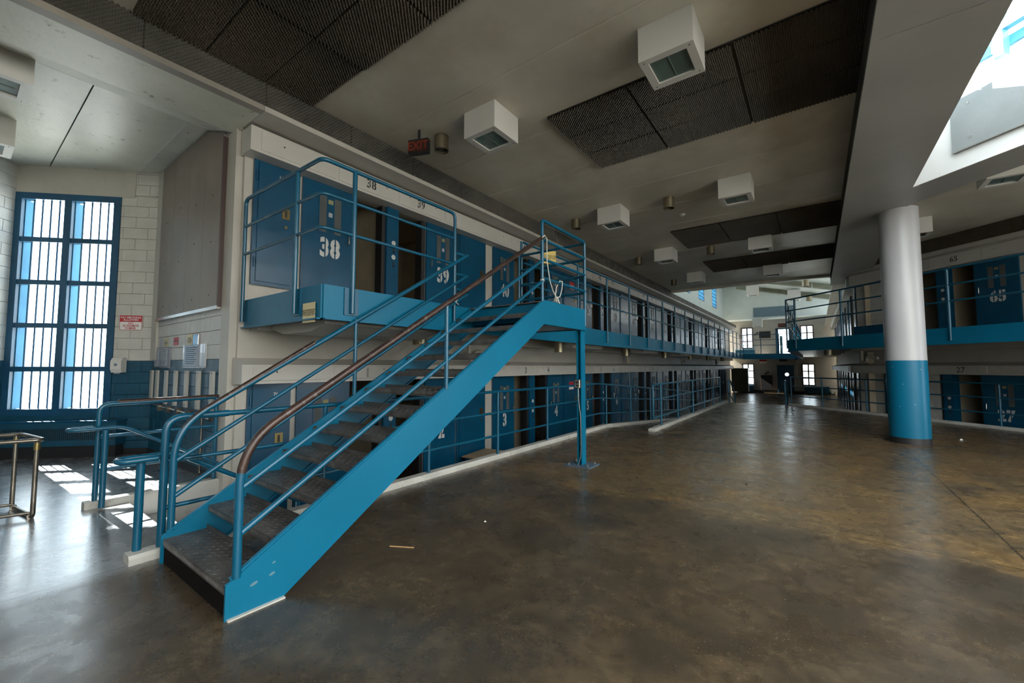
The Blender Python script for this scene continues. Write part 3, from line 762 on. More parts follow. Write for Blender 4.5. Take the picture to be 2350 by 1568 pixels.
# right walkway
def rp(s, y=-3.08): return to_world('R', s, y)[:2]
cx0 = (-.80, 17.02)
railing('blue pipe railing on the right upper walkway round the corner',
        [('top_rail', fillet([(-.80, 34.4, ZR), (-.80, 17.04, ZR), (*rp(-4.5), ZR)], .05), .024, 'blue_rail')] +
        [('middle_rail', fillet([(-.80, 34.4, z_), (-.80, 17.04, z_), (*rp(-4.5), z_)], .05), .020, 'blue_rail') for z_ in (ZR2, ZR1)],
        posts_along([rp(s_) for s_ in (-12.25, -10.6, -9.3, -7.93, -6.3)], 2.16, ZR, .03) + posts_along([(-.80, y_) for y_ in (17.1, 18.8, 20.4, 22, 23.6, 25.2, 26.8, 28.4, 30, 31.6, 33.2)], 2.16, ZR, .025))
# day room floor railings
XK = -4.45
def floor_rail(label, path, posts, endclose=None):
    rails = []
    for nm, z_, r_ in (('top_rail', 1.125, .024), ('middle_rail', .765, .019), ('bottom_rail', .38, .019)):
        rails.append((nm, fillet([(x, y, z + z_) for x, y, z in path], .12), r_, 'blue_rail'))
    return railing(label, rails, [((x, y, z + .06), (x, y, z + 1.12), .024) for x, y, z in posts])
t = floor_rail('blue pipe railing on the left curb running down beside the ramp',
           [(XK, 1.32, 0), (XK, 9.75, 0), (XK - .04, 20.0, -.72)],
           [(XK, y_, 0) for y_ in (2.55, 4.10, 5.67, 7.29, 8.85)] + [(XK - .01, 10.25, -.02), (XK - .01, 12.0, -.14), (XK - .02, 13.8, -.27), (XK - .03, 15.6, -.40), (XK - .03, 17.4, -.54), (XK - .03, 19.2, -.67)])
MB().tube(fillet([(XK, 1.14, .05), (XK, 1.14, 1.125), (XK, 1.60, 1.125)], .13, 8), .030, 12).build('end_bend', 'blue_rail', t, smooth=True)
for z_ in (.765, .38): MB().tube([(XK, 1.14, z_), (XK, 1.40, z_)], .019, 10).build('rail_end', 'blue_rail', t, smooth=True)
t = thing('railing', 'blue pipe railing on the ramp curb with a squared near end', 'railing')
MB().tube(fillet([(-3.25, 18.9, 1.11), (-3.25, 10.25, 1.11), (-3.25, 10.25, .30), (-3.25, 18.9, .30)], .06, 4), .024, 10).build('outer_loop', 'blue_rail', t, smooth=True)
MB().tube([(-3.25, 10.25, .74), (-3.25, 18.9, .74)], .019, 8).build('middle_rail', 'blue_rail', t, smooth=True)
for y_ in (10.88, 12.46, 14.25, 15.9, 17.5, 18.9): MB().tube([(-3.25, y_, .06), (-3.25, y_, 1.10)], .026, 10).build('post', 'blue_rail', t, smooth=True)
def rk(s): return to_world('R', s, -.95)[:2]
floor_rail('blue pipe railing along the right edge of the day room floor',
           [(*rk(-14.85), 0), (*rk(-4.0), 0)], [(*rk(s_), 0) for s_ in (-14.85, -13.45, -11.81, -10.12, -8.46, -6.8, -5.1)])
# stairwell railing, window side
XS = -6.53
t = thing('railing', 'blue pipe railing on the curb beside the window, worn brown on top', 'railing')
MB().tube(fillet([(XS, 1.07, .05), (XS, 1.07, 1.13), (XS, 2.18, 1.15)], .10, 8), .026, 12).build('bent_end', 'blue_rail', t, smooth=True)
MB().tube([(XS, 1.22, 1.151), (XS, 2.22, 1.157)], .026, 12).build('top_rail', 'worn', t, smooth=True, label='worn brown top rail')
for z_ in (.77, .40): MB().tube([(XS, 1.07, z_), (XS, 2.22, z_)], .019, 10).build('middle_rail', 'blue_rail', t, smooth=True)
MB().tube([(XS, 2.20, .05), (XS, 2.20, 1.14)], .026, 12).build('post', 'blue_rail', t, smooth=True)
# handrails descending into the stairwell
def down_handrail(label, x, xe, side):
    t = thing('handrail', label, 'handrail')
    z0 = .83
    MB().tube(fillet([(xe, 1.02, z0 - .05), (x, .84, z0 - .05) if False else (x + side * .12, .80, z0), (x, .80, z0), (x, 1.30, z0), (x, 2.32, z0 - .70), (x, 3.0, z0 - .74)], .07, 5), .021, 10).build('rail', 'blue_rail', t, smooth=True)
    MB().tube([(x, 1.00, .02), (x, 1.00, z0)], .026, 12).build('post', 'blue_rail', t, smooth=True)
    MB().tube([(x, 2.30, LOW), (x, 2.30, .14)], .024, 10).build('post', 'blue_rail', t, smooth=True)
    return t
t = thing('handrail', 'blue loop ended handrail sloping down into the stairwell on the window side', 'handrail')
MB().tube(fillet([(-6.50, 1.02, .88), (-6.50, .82, .88), (-6.36, .82, .88), (-6.36, 1.25, .88), (-6.36, 2.45, .13), (-6.36, 3.0, .10)], .07, 5), .021, 10).build('rail', 'blue_rail', t, smooth=True)
MB().tube([(-6.36, 1.10, .02), (-6.36, 1.10, .86)], .028, 12).build('post', 'blue_rail', t, smooth=True)
MB().tube([(-6.36, 2.40, LOW), (-6.36, 2.40, .16)], .024, 10).build('post', 'blue_rail', t, smooth=True)
t = thing('handrail', 'blue handrail with a closed loop end next to the bottom of the blue stair', 'handrail')
MB().tube(fillet([(-4.45, 1.10, .80), (-4.45, .86, .80), (-4.60, .86, .80), (-4.60, 1.25, .80), (-4.60, 2.40, .08), (-4.60, 3.0, .06)], .07, 5), .024, 10).build('rail', 'blue_rail', t, smooth=True)
MB().tube([(-4.50, 1.0, .05), (-4.50, 1.0, .79)], .030, 12).build('post', 'blue_rail', t, smooth=True)
MB().tube([(-4.60, 2.35, LOW), (-4.60, 2.35, .10)], .024, 10).build('post', 'blue_rail', t, smooth=True)
# far stair handrails
for lab, x in (('blue handrail going down at the far end of the floor, left one', -3.05), ('blue handrail going down at the far end of the floor, right one', -1.05)):
    t = thing('handrail', lab, 'handrail')
    MB().tube(fillet([(x, 19.6, .45), (x, 19.6, .98), (x, 20.1, .98), (x, 21.3, .25), (x, 21.3, LOW)], .07, 4), .028, 10).build('rail', 'blue_rail', t, smooth=True)
    MB().tube([(x, 19.85, 0.0), (x, 19.85, .97)], .032, 10).build('post', 'blue_rail', t, smooth=True)
    MB().tube([(x, 19.6, .46), (x, 20.9, .0)], .022, 8).build('brace', 'blue_rail', t, smooth=True)

# ------------------------------------------------------------------ the blue steel stair
XN, XF = -2.98, -4.255
st = thing('steel_staircase', 'bright blue steel staircase with diamond plate treads in the foreground', 'staircase')
prof = [(1.09, 0), (1.09, .215), (1.16, .25), (4.80, 2.465), (6.08, 2.465), (6.08, 2.135), (4.80, 2.135), (1.43, 0)]
def stringer(x, sgn):
    t_ = .018
    mb = MB().prism(prof, 0, x - t_ / 2, x + t_ / 2)
    # channel flanges facing outwards
    fl = .055
    def flange(a, b):
        (y0, z0), (y1, z1) = a, b; d = Vector((y1 - y0, z1 - z0)); n_ = Vector((-d.y, d.x)).normalized() * .008
        P = [(y0 - n_.x, z0 - n_.y), (y1 - n_.x, z1 - n_.y), (y1 + n_.x, z1 + n_.y), (y0 + n_.x, z0 + n_.y)]
        mb.prism(P, 0, x if sgn > 0 else x - fl * .5, x + fl * .5 if sgn > 0 else x)
    flange((1.12, .235), (4.80, 2.462)); flange((4.80, 2.462), (6.08, 2.462)); flange((1.43, .006), (4.80, 2.14)); flange((4.80, 2.14), (6.08, 2.14))
    return mb.build('stringer', 'blue', st)
so = stringer(XN, -1); stringer(XF, 1)
# scuffs on the near stringer
for (y_, z_, l) in ((1.25, .165, .024), (1.36, .185, .020), (1.37, .255, .012)):
    MB().prism([(y_ + l * math.cos(a_) , z_ + l * .45 * math.sin(a_) + l * .25 * math.cos(a_)) for a_ in [k_ * PI / 4.5 for k_ in range(9)]], 0, XN + .0085, XN + .0105).build('paint_chip', mat('chip_grey', (.10, .21, .26), .6), so)
MB().box(XF + .012, XN - .012, 1.112, 1.122, 0, .176).build('kick_plate', mat('kick_black', (.008, .006, .005), .95, spec=.1), st)  # near-black matte plate under the first tread
MB().box(XN + .009, XN + .035, 1.10, 1.44, 0, .010).build('caulk_bead', 'grout', st)
RUN, RISE = .30, .1875
def tread_mesh(w, dpt):
    mb = MB().box(0, w, 0, dpt, -.012, 0).box(0, w, 0, .012, -.055, -.012).box(0, w, dpt - .01, dpt, -.012, .03)
    nx, ny = 30, 7
    for j in range(ny):
        for i in range(nx):
            cx = w * (i + .5) / nx; cy = dpt * (j + .5) / (ny + .4)
            a = R(45) if (i + j) % 2 else R(-45); c, s = math.cos(a), math.sin(a); L_, h_ = .019, .006
            P = [(cx + c * L_, cy + s * L_, .0001), (cx - s * h_, cy + c * h_, .0001), (cx - c * L_, cy - s * L_, .0001), (cx + s * h_, cy - c * h_, .0001), (cx, cy, .005)]
            mb.add(P, [(0, 1, 4), (1, 2, 4), (2, 3, 4), (3, 0, 4)])
    # bumps over the nose
    for i in range(nx * 2):
        cx = w * (i + .5) / (nx * 2)
        mb.add([(cx - .007, -.0002, -.048), (cx + .007, -.0002, -.048), (cx + .005, -.004, -.03), (cx + .005, -.0002, -.008), (cx - .005, -.0002, -.008), (cx - .005, -.004, -.03)],
               [(0, 1, 2, 5), (5, 2, 3, 4), (1, 3, 2), (0, 5, 4)])
    return mb.mesh('tread', 'tread')
TM = tread_mesh(XN - XF - .02, .30)
for k in range(12): link('tread', TM, st, loc=(XF + .01, 1.105 + RUN * k, RISE * (k + 1)))
MB().box(XF + .01, XN - .01, 4.705, 6.07, UP - .015, UP).build('landing_plate', 'tread', st)
MB().box(XF + .01, XN - .01, 6.045, 6.075, 2.14, UP).box(XF + .01, XN - .01, 4.75, 4.78, 2.18, UP - .02).box(XF + .01, XN - .01, 5.4, 5.43, 2.18, UP - .02).build('cross_beam', 'blue', st)
MB().prism([(4.8, 2.15), (6.05, 2.15), (6.05, 2.17), (4.8, 2.17)], 0, XF + .02, XN - .02).build('underside_plate', 'blue_door', st)
# support post
MB().box(-3.10, -3.085, 5.98, 6.12, .02, 2.135).box(-3.03, -3.015, 5.98, 6.12, .02, 2.135).box(-3.085, -3.03, 6.045, 6.058, .02, 2.135).build('support_post', 'blue', st)
bp = MB().box(-3.28, -2.84, 5.86, 6.24, 0, .018).build('base_plate', mat('plate_grey_blue', (.07, .11, .15), .45), st)
for (x, y) in ((-3.22, 5.92), (-2.90, 5.92), (-3.22, 6.18), (-2.90, 6.18)): MB().cyl((x, y, .018), .017, .02, 6).cyl((x, y, .038), .009, .015, 8).build('bolt', 'chrome', bp)
MB().box(-4.19, -4.09, 5.98, 6.10, LOW if False else 2.0, 2.14).build('bracket', 'blue', st)
# balustrades
def stair_rail(x, endy, endz, worn_to, side):
    pr = 'handrail'
    sl = .6135
    z_at = lambda y, base: base + (y - 1.97) * sl
    top0 = 1.60
    path = [(x, 1.15, .24), (x, 1.15, 1.06), (x, 4.78 if side > 0 else endy, z_at(4.78 if side > 0 else endy, top0))]
    full = fillet(path, .26, 12)
    MB().tube(full, .026, 14).build('handrail', 'blue_rail', st, smooth=True)
    # worn brown sleeve over the grip part
    worn = [p for p in full if p[2] > (.86 if side > 0 else 1.0)]
    if side < 0: 
        worn = worn[:-1] + [Vector((x, 2.3, z_at(2.3, top0)))]
        MB().tube([(p[0], p[1], p[2] + .004) for p in worn], .0245, 12).build('worn_grip', 'worn', st, smooth=True, label='dark worn handgrip')
    else:
        MB().tube(worn, .0272, 14).build('worn_grip', 'worn', st, smooth=True, label='brown worn handgrip')
    for d in (.315, .60):
        b = top0 - d
        MB().tube([(x, 1.16, z_at(1.16, b) + .0), (x, endy if side < 0 else 4.78, z_at(endy if side < 0 else 4.78, b))], .020, 12).build('middle_rail', 'blue_rail', st, smooth=True)
    ym = 2.965 if side > 0 else 2.78
    MB().tube([(x, ym, z_at(ym, top0) - .78 - .10), (x, ym, z_at(ym, top0))], .022, 12).build('post', 'blue_rail', st, smooth=True)
stair_rail(XN + .0, 4.78, 3.3, 0, 1)
stair_rail(XF + .0, 4.66, 3.24, 0, -1)
# landing guard
LT = 3.57
MB().tube(fillet([(XN, 4.77, 2.44), (XN, 4.77, LT), (XN, 6.06, LT), (XN, 6.06, 2.2)], .05, 5), .024, 12).build('landing_guard', 'blue_rail', st, smooth=True)
for z_ in (3.30, 3.03, 2.765): MB().tube([(XN, 4.77, z_), (XN, 6.06, z_)], .021, 12).build('landing_rail', 'blue_rail', st, smooth=True)
for z_ in (3.55, 3.28, 3.01, 2.74): MB().tube([(XN, 6.07, z_), (-4.30, 6.07, z_)], .021, 12).build('landing_rail', 'blue_rail', st, smooth=True)
MB().tube(fillet([(-4.27, 6.05, 2.3), (-4.27, 6.05, 3.60), (-4.27, 6.30, 3.74)], .05, 4), .022, 10).build('landing_post', 'blue_rail', st, smooth=True)

# rope on the landing guard
t = thing('rope', 'white rope knotted and draped over the landing guard', 'rope')
def sag(a, b, drop, n=8):
    a, b = Vector(a), Vector(b); return [a.lerp(b, i / n) + Vector((0, 0, -drop * math.sin(PI * i / n))) for i in range(n + 1)]
MB().tube([(XN + .02, 4.74, 3.31), (XN + .034, 4.78, 3.35), (XN + .034, 4.84, 3.32), (XN + .03, 4.85, 3.0), (XN + .03, 4.92, 2.75), (XN + .03, 5.0, 2.62), (XN + .032, 5.10, 2.53), (XN + .03, 5.2, 2.56), (XN + .03, 5.26, 2.68), (XN + .034, 5.27, 2.79), (XN + .0, 5.25, 2.80), (XN - .03, 5.2, 2.7), (XN - .03, 5.16, 2.5)], .007, 6).build('strand', 'rope', t, smooth=True)
MB().tube([(XN + .032, 5.12, 2.54), (XN + .036, 5.15, 2.48), (XN + .036, 5.17, 2.46)], .010, 6).tube([(XN + .032, 5.11, 2.55), (XN + .036, 5.08, 2.47)], .007, 6).build('tail', 'rope', t, smooth=True)
t = thing('cord_tie', 'white tie knotted round the landing post just above the stringer', 'tie')
MB().tube([(XN + .028 * math.cos(a_ * .8), 4.77 + .028 * math.sin(a_ * .8), 2.72 + a_ * .0015) for a_ in range(0, 17)], .005, 6).build('wrap', 'rope', t, smooth=True)
t = thing('cord_tie', 'white tie knotted at the foot of the rail beside door 39', 'tie')
MB().tube([(-4.24, 4.40, 2.50), (-4.235, 4.44, 2.56), (-4.235, 4.36, 2.52), (-4.235, 4.45, 2.47)], .006, 6).build('wrap', 'rope', t, smooth=True)

# electrical box and conduit on the post
t = thing('outlet_box', 'grey outlet box with conduit on the stair support post', 'electrical box', (-3.06, 5.965, 1.22))
MB().bevbox(-.045, .045, -.05, .012, 0, .13, .006).build('box', 'chrome', t)
for zz in (.035, .085): MB().box(-.018, .018, -.054, -.05, zz - .014, zz + .014).build('socket', 'black', t)
MB().tube([(0, -.01, 0), (.005, -.012, -.2), (.035, -.008, -.45), (.04, -.008, -.95), (.03, -.012, -1.08), (.0, -.03, -1.205)], .007, 8).build('conduit', 'chrome', t, smooth=True)

# ------------------------------------------------------------------ column
t = thing('column', 'round concrete column, white above and blue below with a black base', 'column', (1.49, 11.8, 0))
MB().cyl((0, 0, 0), .328, .12, 48).build('base_band', 'black', t, smooth=True)
MB().cyl((0, 0, .12), .323, 1.56, 48).build('lower_shaft', 'blue', t, smooth=True)
MB().cyl((0, 0, 1.68), .322, ZS - 1.68 + .02, 48).build('upper_shaft', mat('column_white', (.43, .43, .44), .35, var=.04, vscale=1), t, smooth=True)
for (a_, z_) in ((3.9, 1.55), (5.3, 1.5), (4.4, 1.2), (4.2, .75), (4.9, .8), (4.0, 1.76)):
    MB().box(.320, .3245, -.006, .006, -.006, .006).build('paint_chip', 'stencil', t, rot=(0, 0, a_), loc=(0, 0, z_))

# ------------------------------------------------------------------ ceiling light boxes and cans
def light_box(x, y, label, zb=4.9, s=.57, zt=ZC):
    t = thing('ceiling_light', label, 'ceiling light', (x, y, zb), 0, 'boxed ceiling lights')
    h = s / 2
    link('housing', cached(('lbh', s, round(zt - zb, 2)), lambda: MB().add(
        [(-h, -h, 0), (h, -h, 0), (h, h, 0), (-h, h, 0), (-h, -h, zt - zb), (h, -h, zt - zb), (h, h, zt - zb), (-h, h, zt - zb),
         (-h * .70, -h * .70, 0), (h * .70, -h * .70, 0), (h * .70, h * .70, 0), (-h * .70, h * .70, 0),
         (-h * .70, -h * .70, .03), (h * .70, -h * .70, .03), (h * .70, h * .70, .03), (-h * .70, h * .70, .03)],
        [(0, 1, 5, 4), (1, 2, 6, 5), (2, 3, 7, 6), (3, 0, 4, 7), (4, 5, 6, 7), (0, 8, 9, 1), (1, 9, 10, 2), (2, 10, 11, 3), (3, 11, 8, 0),
         (8, 12, 13, 9), (9, 13, 14, 10), (10, 14, 15, 11), (11, 15, 12, 8)]).mesh('housing', 'white')), t)
    link('lens', cached(('lens', s), lambda: MB().box(-h * .70, h * .70, -h * .70, h * .70, .022, .03).mesh('lens', 'lens')), t)
    link('lamp_tube', cached(('tube', s), lambda: MB().cyl((0, -h * .6, .020), .006, h * 1.2, 8, axis=1).mesh('lamp_tube', 'lens', True)), t)
    link('screw', cached(('scr', s), lambda: MB().cyl((-h * .83, -h * .83, -.003), .008, .004, 6).cyl((h * .83, -h * .83, -.003), .008, .004, 6).cyl((h * .83, h * .83, -.003), .008, .004, 6).cyl((-h * .83, h * .83, -.003), .008, .004, 6).mesh('screw', 'chrome')), t)
    return t
light_box(-1.19, 4.66, 'largest white boxed light, in front of the big foam rectangle')
light_box(-3.79, 4.66, 'white boxed light right of the bronze can by the EXIT sign')
light_box(-3.79, 9.28, 'white boxed light above the far end of the stair landing, between two cans')
light_box(-1.19, 9.28, 'white boxed light on the bare ceiling left of the right beam')
light_box(-3.79, 13.55, 'third white boxed light along the left row')
light_box(-1.19, 13.8, 'white boxed light between the two far foam rectangles')
light_box(-3.79, 17.7, 'fourth white boxed light along the left row, just before the end beam')
light_box(-1.19, 17.9, 'white boxed light under the end beam, in front of the far foam')
light_box(-7.38, .16, 'larger dark boxed light at the left photo edge over the alcove', zb=4.75, zt=5.15, s=.6)
light_box(-9.62, .17, 'smaller boxed light farther left over the alcove, half out of frame', zb=4.75, zt=5.15, s=.6)
light_box(2.85, 10.85 + .3, 'boxed light over the right walkway near the photo edge', zb=4.9)
light_box(2.15, 14.6, 'boxed light over the right walkway just past the column', zb=4.9)
def can(x, y, zt, label, h=.235, r=.115):
    t = thing('can_light', label, 'can light', (x, y, zt), 0, 'bronze can lights')
    link('shell', cached(('can', h, r), lambda: MB().cyl((0, 0, -h), r, h, 24, cap=False).cyl((0, 0, -h), r - .008, h, 24, cap=False).cyl((0, 0, -.02), r, .02, 24).mesh('shell', 'can', True)), t)
    link('baffle', cached(('canb', h, r), lambda: MB().cyl((0, 0, -h + .04), r - .01, .01, 24).mesh('baffle', 'black')), t)
    return t
can(-4.80, 4.62, ZC, 'bronze can light beside the EXIT sign')
can(-2.53, 9.35, ZC, 'bronze can light between the two boxed lights in mid ceiling')
can(-4.83, 9.37, ZC, 'bronze can light above the stair landing')
can(-2.55, 14.0, ZC, 'bronze can light by the third foam rectangle')
can(-4.83, 14.0, ZC, 'bronze can light left of the third boxed light')
can(-4.87, 18.5, ZC, 'last bronze can light before the end beam on the left')
can(2.45, 15.35, ZC, 'bronze can light right of the column near the foam strip')
for y_, lab in ((4.66, 'brass can light under the walkway beside the boxed beam, behind the stair'), (9.28, 'brass can light under the walkway just left of the stair support post'), (13.9, 'bronze can light under the walkway right of the support post'),
                (18.45, 'bronze can light under the walkway, second past the post'), (22.95, 'bronze can light under the walkway, third past the post'), (27.4, 'bronze can light under the walkway, fourth past the post'), (32, 'bronze can light under the walkway, fifth past the post')):
    can(-5.3, y_, UP - .12, lab, h=.40, r=.12)
can(.35, 18.6, UP - .12, 'bronze can light under the corner of the right walkway', h=.36, r=.13)
for n_, (x, y) in enumerate(((-2.54, 10.56), (-2.42, 18.1))):
    t = thing('smoke_detector', 'small white smoke detector %s' % ('on the ceiling right of a bronze can' if n_ == 0 else 'near the end beam'), 'smoke detector', (x, y, ZC))
    MB().cyl((0, 0, -.04), .06, .04, 16, r2=.075).build('body', 'white', t, smooth=True); MB().cyl((0, 0, -.055), .03, .015, 12).build('sensor', 'white', t)
# trough lights under the walkway
for y_, lab in ((10.3, 'pale trough light under the walkway just past the support post'), (15.6, 'second pale trough light under the walkway'), (20.6, 'third pale trough light under the walkway')):
    t = thing('trough_light', lab, 'trough light', (-5.2, y_, 2.05))
    MB().prism([(-.30, .27), (-.22, 0), (.22, 0), (.30, .27)], 1, -.9, .9).build('housing', 'white_panel', t); MB().box(-.2, .2, -.85, .85, -.006, 0).build('lens', 'paper', t)
t = thing('trough_light', 'pale trough light under the right walkway at the photo edge', 'trough light', (5.0, 13.0, 2.05), R(-45))
MB().prism([(-.30, .27), (-.22, 0), (.22, 0), (.30, .27)], 0, -1.5, .9).build('housing', 'white_panel', t)
t = thing('trough_light', 'pale trough light under the right walkway beside the column', 'trough light', (1.6, 16.4, 2.05), R(-45))
MB().prism([(-.30, .27), (-.22, 0), (.22, 0), (.30, .27)], 0, -.7, .5).build('housing', 'white_panel', t)
# looped drain pipes under the walkway
for (x, y, lab, rz) in ((-5.95, 6.75, 'cream looped drain pipe under the walkway behind the stair', R(90)), (-5.95, 15.9, 'looped drain pipe under the walkway past the support post', R(90)), (-5.95, 24.0, 'second looped drain pipe under the walkway', R(90)), (-5.95, 33.5, 'farthest looped drain pipe under the left walkway', R(90)), (1.3, 17.6, 'looped drain pipe under the right walkway left of the column', R(-45))):
    t = thing('drain_pipe', lab, 'pipe', (x, y, 1.72), rz)
    MB().tube(fillet([(-.16, 0, .34), (-.16, 0, -.02), (.02, 0, -.02), (.02, 0, .16), (.20, 0, .16), (.20, .0, .1), (.36, 0, .10)], .09, 5), .045, 12).build('pipe', 'pipe_paint', t, smooth=True)
    MB().cyl((-.16, 0, .26), .056, .05, 14).cyl((.02, 0, .05), .056, .04, 14).build('collar', 'pipe_paint', t, smooth=True)

# EXIT sign near the bulkhead
def exit_sign(loc, rz, label, w=.32, h=.20, hang=0):
    t = thing('exit_sign', label, 'exit sign', loc, rz)
    MB().box(-w / 2, w / 2, -.04, .04, -h, 0).build('housing', 'black', t)
    MB().box(-w / 2 + .02, w / 2 - .02, -.044, -.04, -h + .025, -.025).build('face', mat('exit_face', (.035, .012, .008), .4), t)
    text('lettering', 'EXIT', h * .82, 'exit_red', t, (0, -.0465, -h / 2), bold=.004, squeeze=.92)
    if hang: MB().cyl((0, 0, 0), .02, hang, 8).build('stem', 'black', t)
    return t
M['exit_red'] = mat('exit_letters', (.22, .030, .012), .5)
exit_sign((-4.95, 4.28, 5.13), R(22), 'dark EXIT sign with dull red letters hanging by the bulkhead', w=.34, h=.23, hang=.16)

# ------------------------------------------------------------------ alcove things
t = thing('wall_board', 'tall brown grey panel board above the notices', 'board', (0, 2.25, 0))
xs_ = [-9.42, -8.72, -8.02, -7.32, -6.66]
for k in range(4):
    a, b = xs_[k] + .004, xs_[k + 1] - .004
    zt = 5.10
    ztr = 5.10 if k < 3 else 4.86
    MB().prism([(a, 2.40), (b, 2.40), (b, ztr), (a, zt)], 1, -.05, -.022).build('board_panel', 'board', t)
    for zz in (2.62, 3.35, 4.1):
        MB().cyl(((a + b) / 2, -.054, zz + random.uniform(-.1, .1)), .012, .006, 8, axis=1).build('screw', 'black', t)
MB().box(-6.66, -6.625, -.06, .0, 2.38, 4.80).build('edge_trim', 'trim_dark', t, label='dark brown edge trim')
MB().box(-9.42, -6.63, -.065, .0, 2.355, 2.40).build('bottom_rail', 'chrome', t, label='bare metal bottom rail')
def sign(fr, name, label, x, z, w, h, bg, lines, ink, y=-.03, cat='sign', size=None, head=None, th=.004):
    t = fr_thing(fr, name, label, cat, x, z, y)
    MB().box(-w / 2, w / 2, -th, 0, -h / 2, h / 2).build('plate', bg, t)
    if head:
        MB().box(-w / 2 + .004, w / 2 - .004, -th - .0015, -th, h * .05, h / 2 - .004).build('header_band', head[0], t)
        text('lettering', head[1], size or h * .2, head[2], t, (0, -th - .003, h * .26), bold=.001)
        text('lettering', lines, size or h * .2, ink, t, (0, -th - .002, -h * .22), bold=.001)
        e = .006
        MB().box(-w / 2, w / 2, -th - .001, -th, -h / 2, -h / 2 + e).box(-w / 2, -w / 2 + e, -th - .001, -th, -h / 2, h / 2).box(w / 2 - e, w / 2, -th - .001, -th, -h / 2, h / 2).build('border', head[0], t)
    elif lines:
        text('lettering', lines, size or h * .2, ink, t, (0, -th - .0015, 0), bold=.0005)
    return t
sign('W', 'sign', 'red and white NO SMOKING ALLOWED sign right of the tall window', -.39, 2.35, .36, .27, 'paper', 'NO\nSE PERMITE\nFUMAR', 'red', head=('red', 'NO SMOKING\nALLOWED', 'paper'), size=.052)
t = fr_thing('W', 'soap_dispenser', 'white wall dispenser at the top of the blue wainscot', 'dispenser', -.51, 1.45, -.03)
MB().prism([(-.10, .0), (-.13, .06), (-.13, .20), (-.09, .26), (0, .26), (0, 0)], 0, -.085, .085).build('body', 'white', t)
MB().cyl((0, -.137, .14), .025, .008, 14, axis=1).build('badge', 'slate', t); MB().box(-.03, .03, -.12, -.06, -.02, 0).build('nozzle', 'paper_grey', t)
for (x, z, w, h, c, lab, ln) in ((-9.27, 1.96, .14, .17, 'paper_grey', 'small grey notice at the far left of the notices', ''), (-8.98, 1.95, .20, .19, 'cream_sign', 'small yellow notice above the plastic holders', 'NOTICE\nPHONE USE\nONLY'),
                      (-8.48, 1.97, .22, .13, 'red', 'small faded red notice', 'NO SMOKING'), (-7.83, 1.96, .22, .20, 'cream_sign', 'pale yellow notice left of the little mirror', 'NOTICE\nNO LOITERING\nIN AREA')):
    sign('B', 'notice', lab, x, z, w, h, c, ln, 'ink', y=-.022, cat='notice', size=.035)
t = fr_thing('B', 'framed_mirror', 'little steel mirror beside the yellow notice', 'mirror', -7.54, 1.96, -.022)
MB().box(-.12, .12, -.012, 0, -.09, .09).build('frame', 'chrome', t); MB().box(-.105, .105, -.014, -.012, -.075, .075).build('glass', 'mirror', t)
for (x0, x1, lab, pm) in ((-9.58, -9.24, 'clear notice holder with a typed sheet, leftmost', 'paper_grey'), (-9.20, -8.72, 'clear notice holder with two sheets, second from the left', 'paper_grey'), (-8.05, -7.12, 'large shiny plastic notice holder below the little mirror', 'mirror')):
    t = fr_thing('B', 'notice_holder', lab, 'notice holder', (x0 + x1) / 2, 1.72, -.022); w = (x1 - x0) / 2
    MB().box(-w, w, -.006, 0, -.17, .17).build('back_plate', 'paper_grey' if pm != 'mirror' else 'paper', t)
    MB().box(-w * .9, w * .35, -.009, -.006, -.15, .15).build('sheet', 'paper' if pm == 'mirror' else 'paper', t)
    ln = MB()
    for k in range(9): ln.box(-w * .8, w * (.2 - .1 * (k % 3)), -.0105, -.009, .12 - k * .03, .128 - k * .03)
    ln.build('printed_lines', 'ink', t)
    MB().box(-w, w, -.022, -.016, -.17, .17).build('cover', 'plexi', t)
    MB().box(-w, w, -.024, 0, -.185, -.17).build('ledge', 'chrome', t)
for k, (x, ww) in enumerate(((-9.66, .13), (-9.34, .13), (-8.85, .13), (-8.36, .13), (-7.86, .13), (-7.35, .13), (-6.82, .13))):
    t = fr_thing('B', 'wall_strip', '%s cream vertical strip on the blue block wall, from the left' % ordn[k], 'strip', x, .93, -.022, group='cream strips on the blue wall')
    MB().bevbox(-ww / 2, ww / 2, -.028, 0, 0, .56, .004).build('board', 'cream', t)
    MB().cyl((0, -.032, .53), .008, .006, 6, axis=1).cyl((0, -.032, .05), .008, .006, 6, axis=1).build('screw', 'black', t)
t = fr_thing('B', 'conduit_rail', 'worn horizontal conduit with clamps under the cream strips', 'conduit', 0, .86, -.05)
MB().tube([(-9.4, 0, .03), (-6.7, 0, -.03)], .016, 8).build('pipe', 'steel', t, smooth=True)
for k in range(6): MB().box(-9.1 + k * .47, -9.0 + k * .47, -.035, .03, -.05, .05).build('clamp', 'steel', t)
MB().tube([(-7.10, .0, 0), (-7.10, 0, -.80)], .014, 8).build('riser_pipe', 'steel', t, smooth=True)
# convector below the window
t = fr_thing('W', 'convector', 'long blue convector cabinet below the tall window', 'heater', 0, 0, -.02)
MB().box(-2.3, -.38, -.24, 0, .20, .60).build('cabinet', 'blue_wall', t)
MB().box(-2.32, -.36, -.26, 0, .60, .625).build('top', 'blue_door', t); MB().box(-2.28, -.4, -.2, -.02, 0, .20).build('plinth', 'black', t)
gr = MB()
for k in range(60): gr.box(-2.25 + k * .031, -2.25 + k * .031 + .012, -.245, -.24, .30, .50)
gr.build('grille', 'black', t)
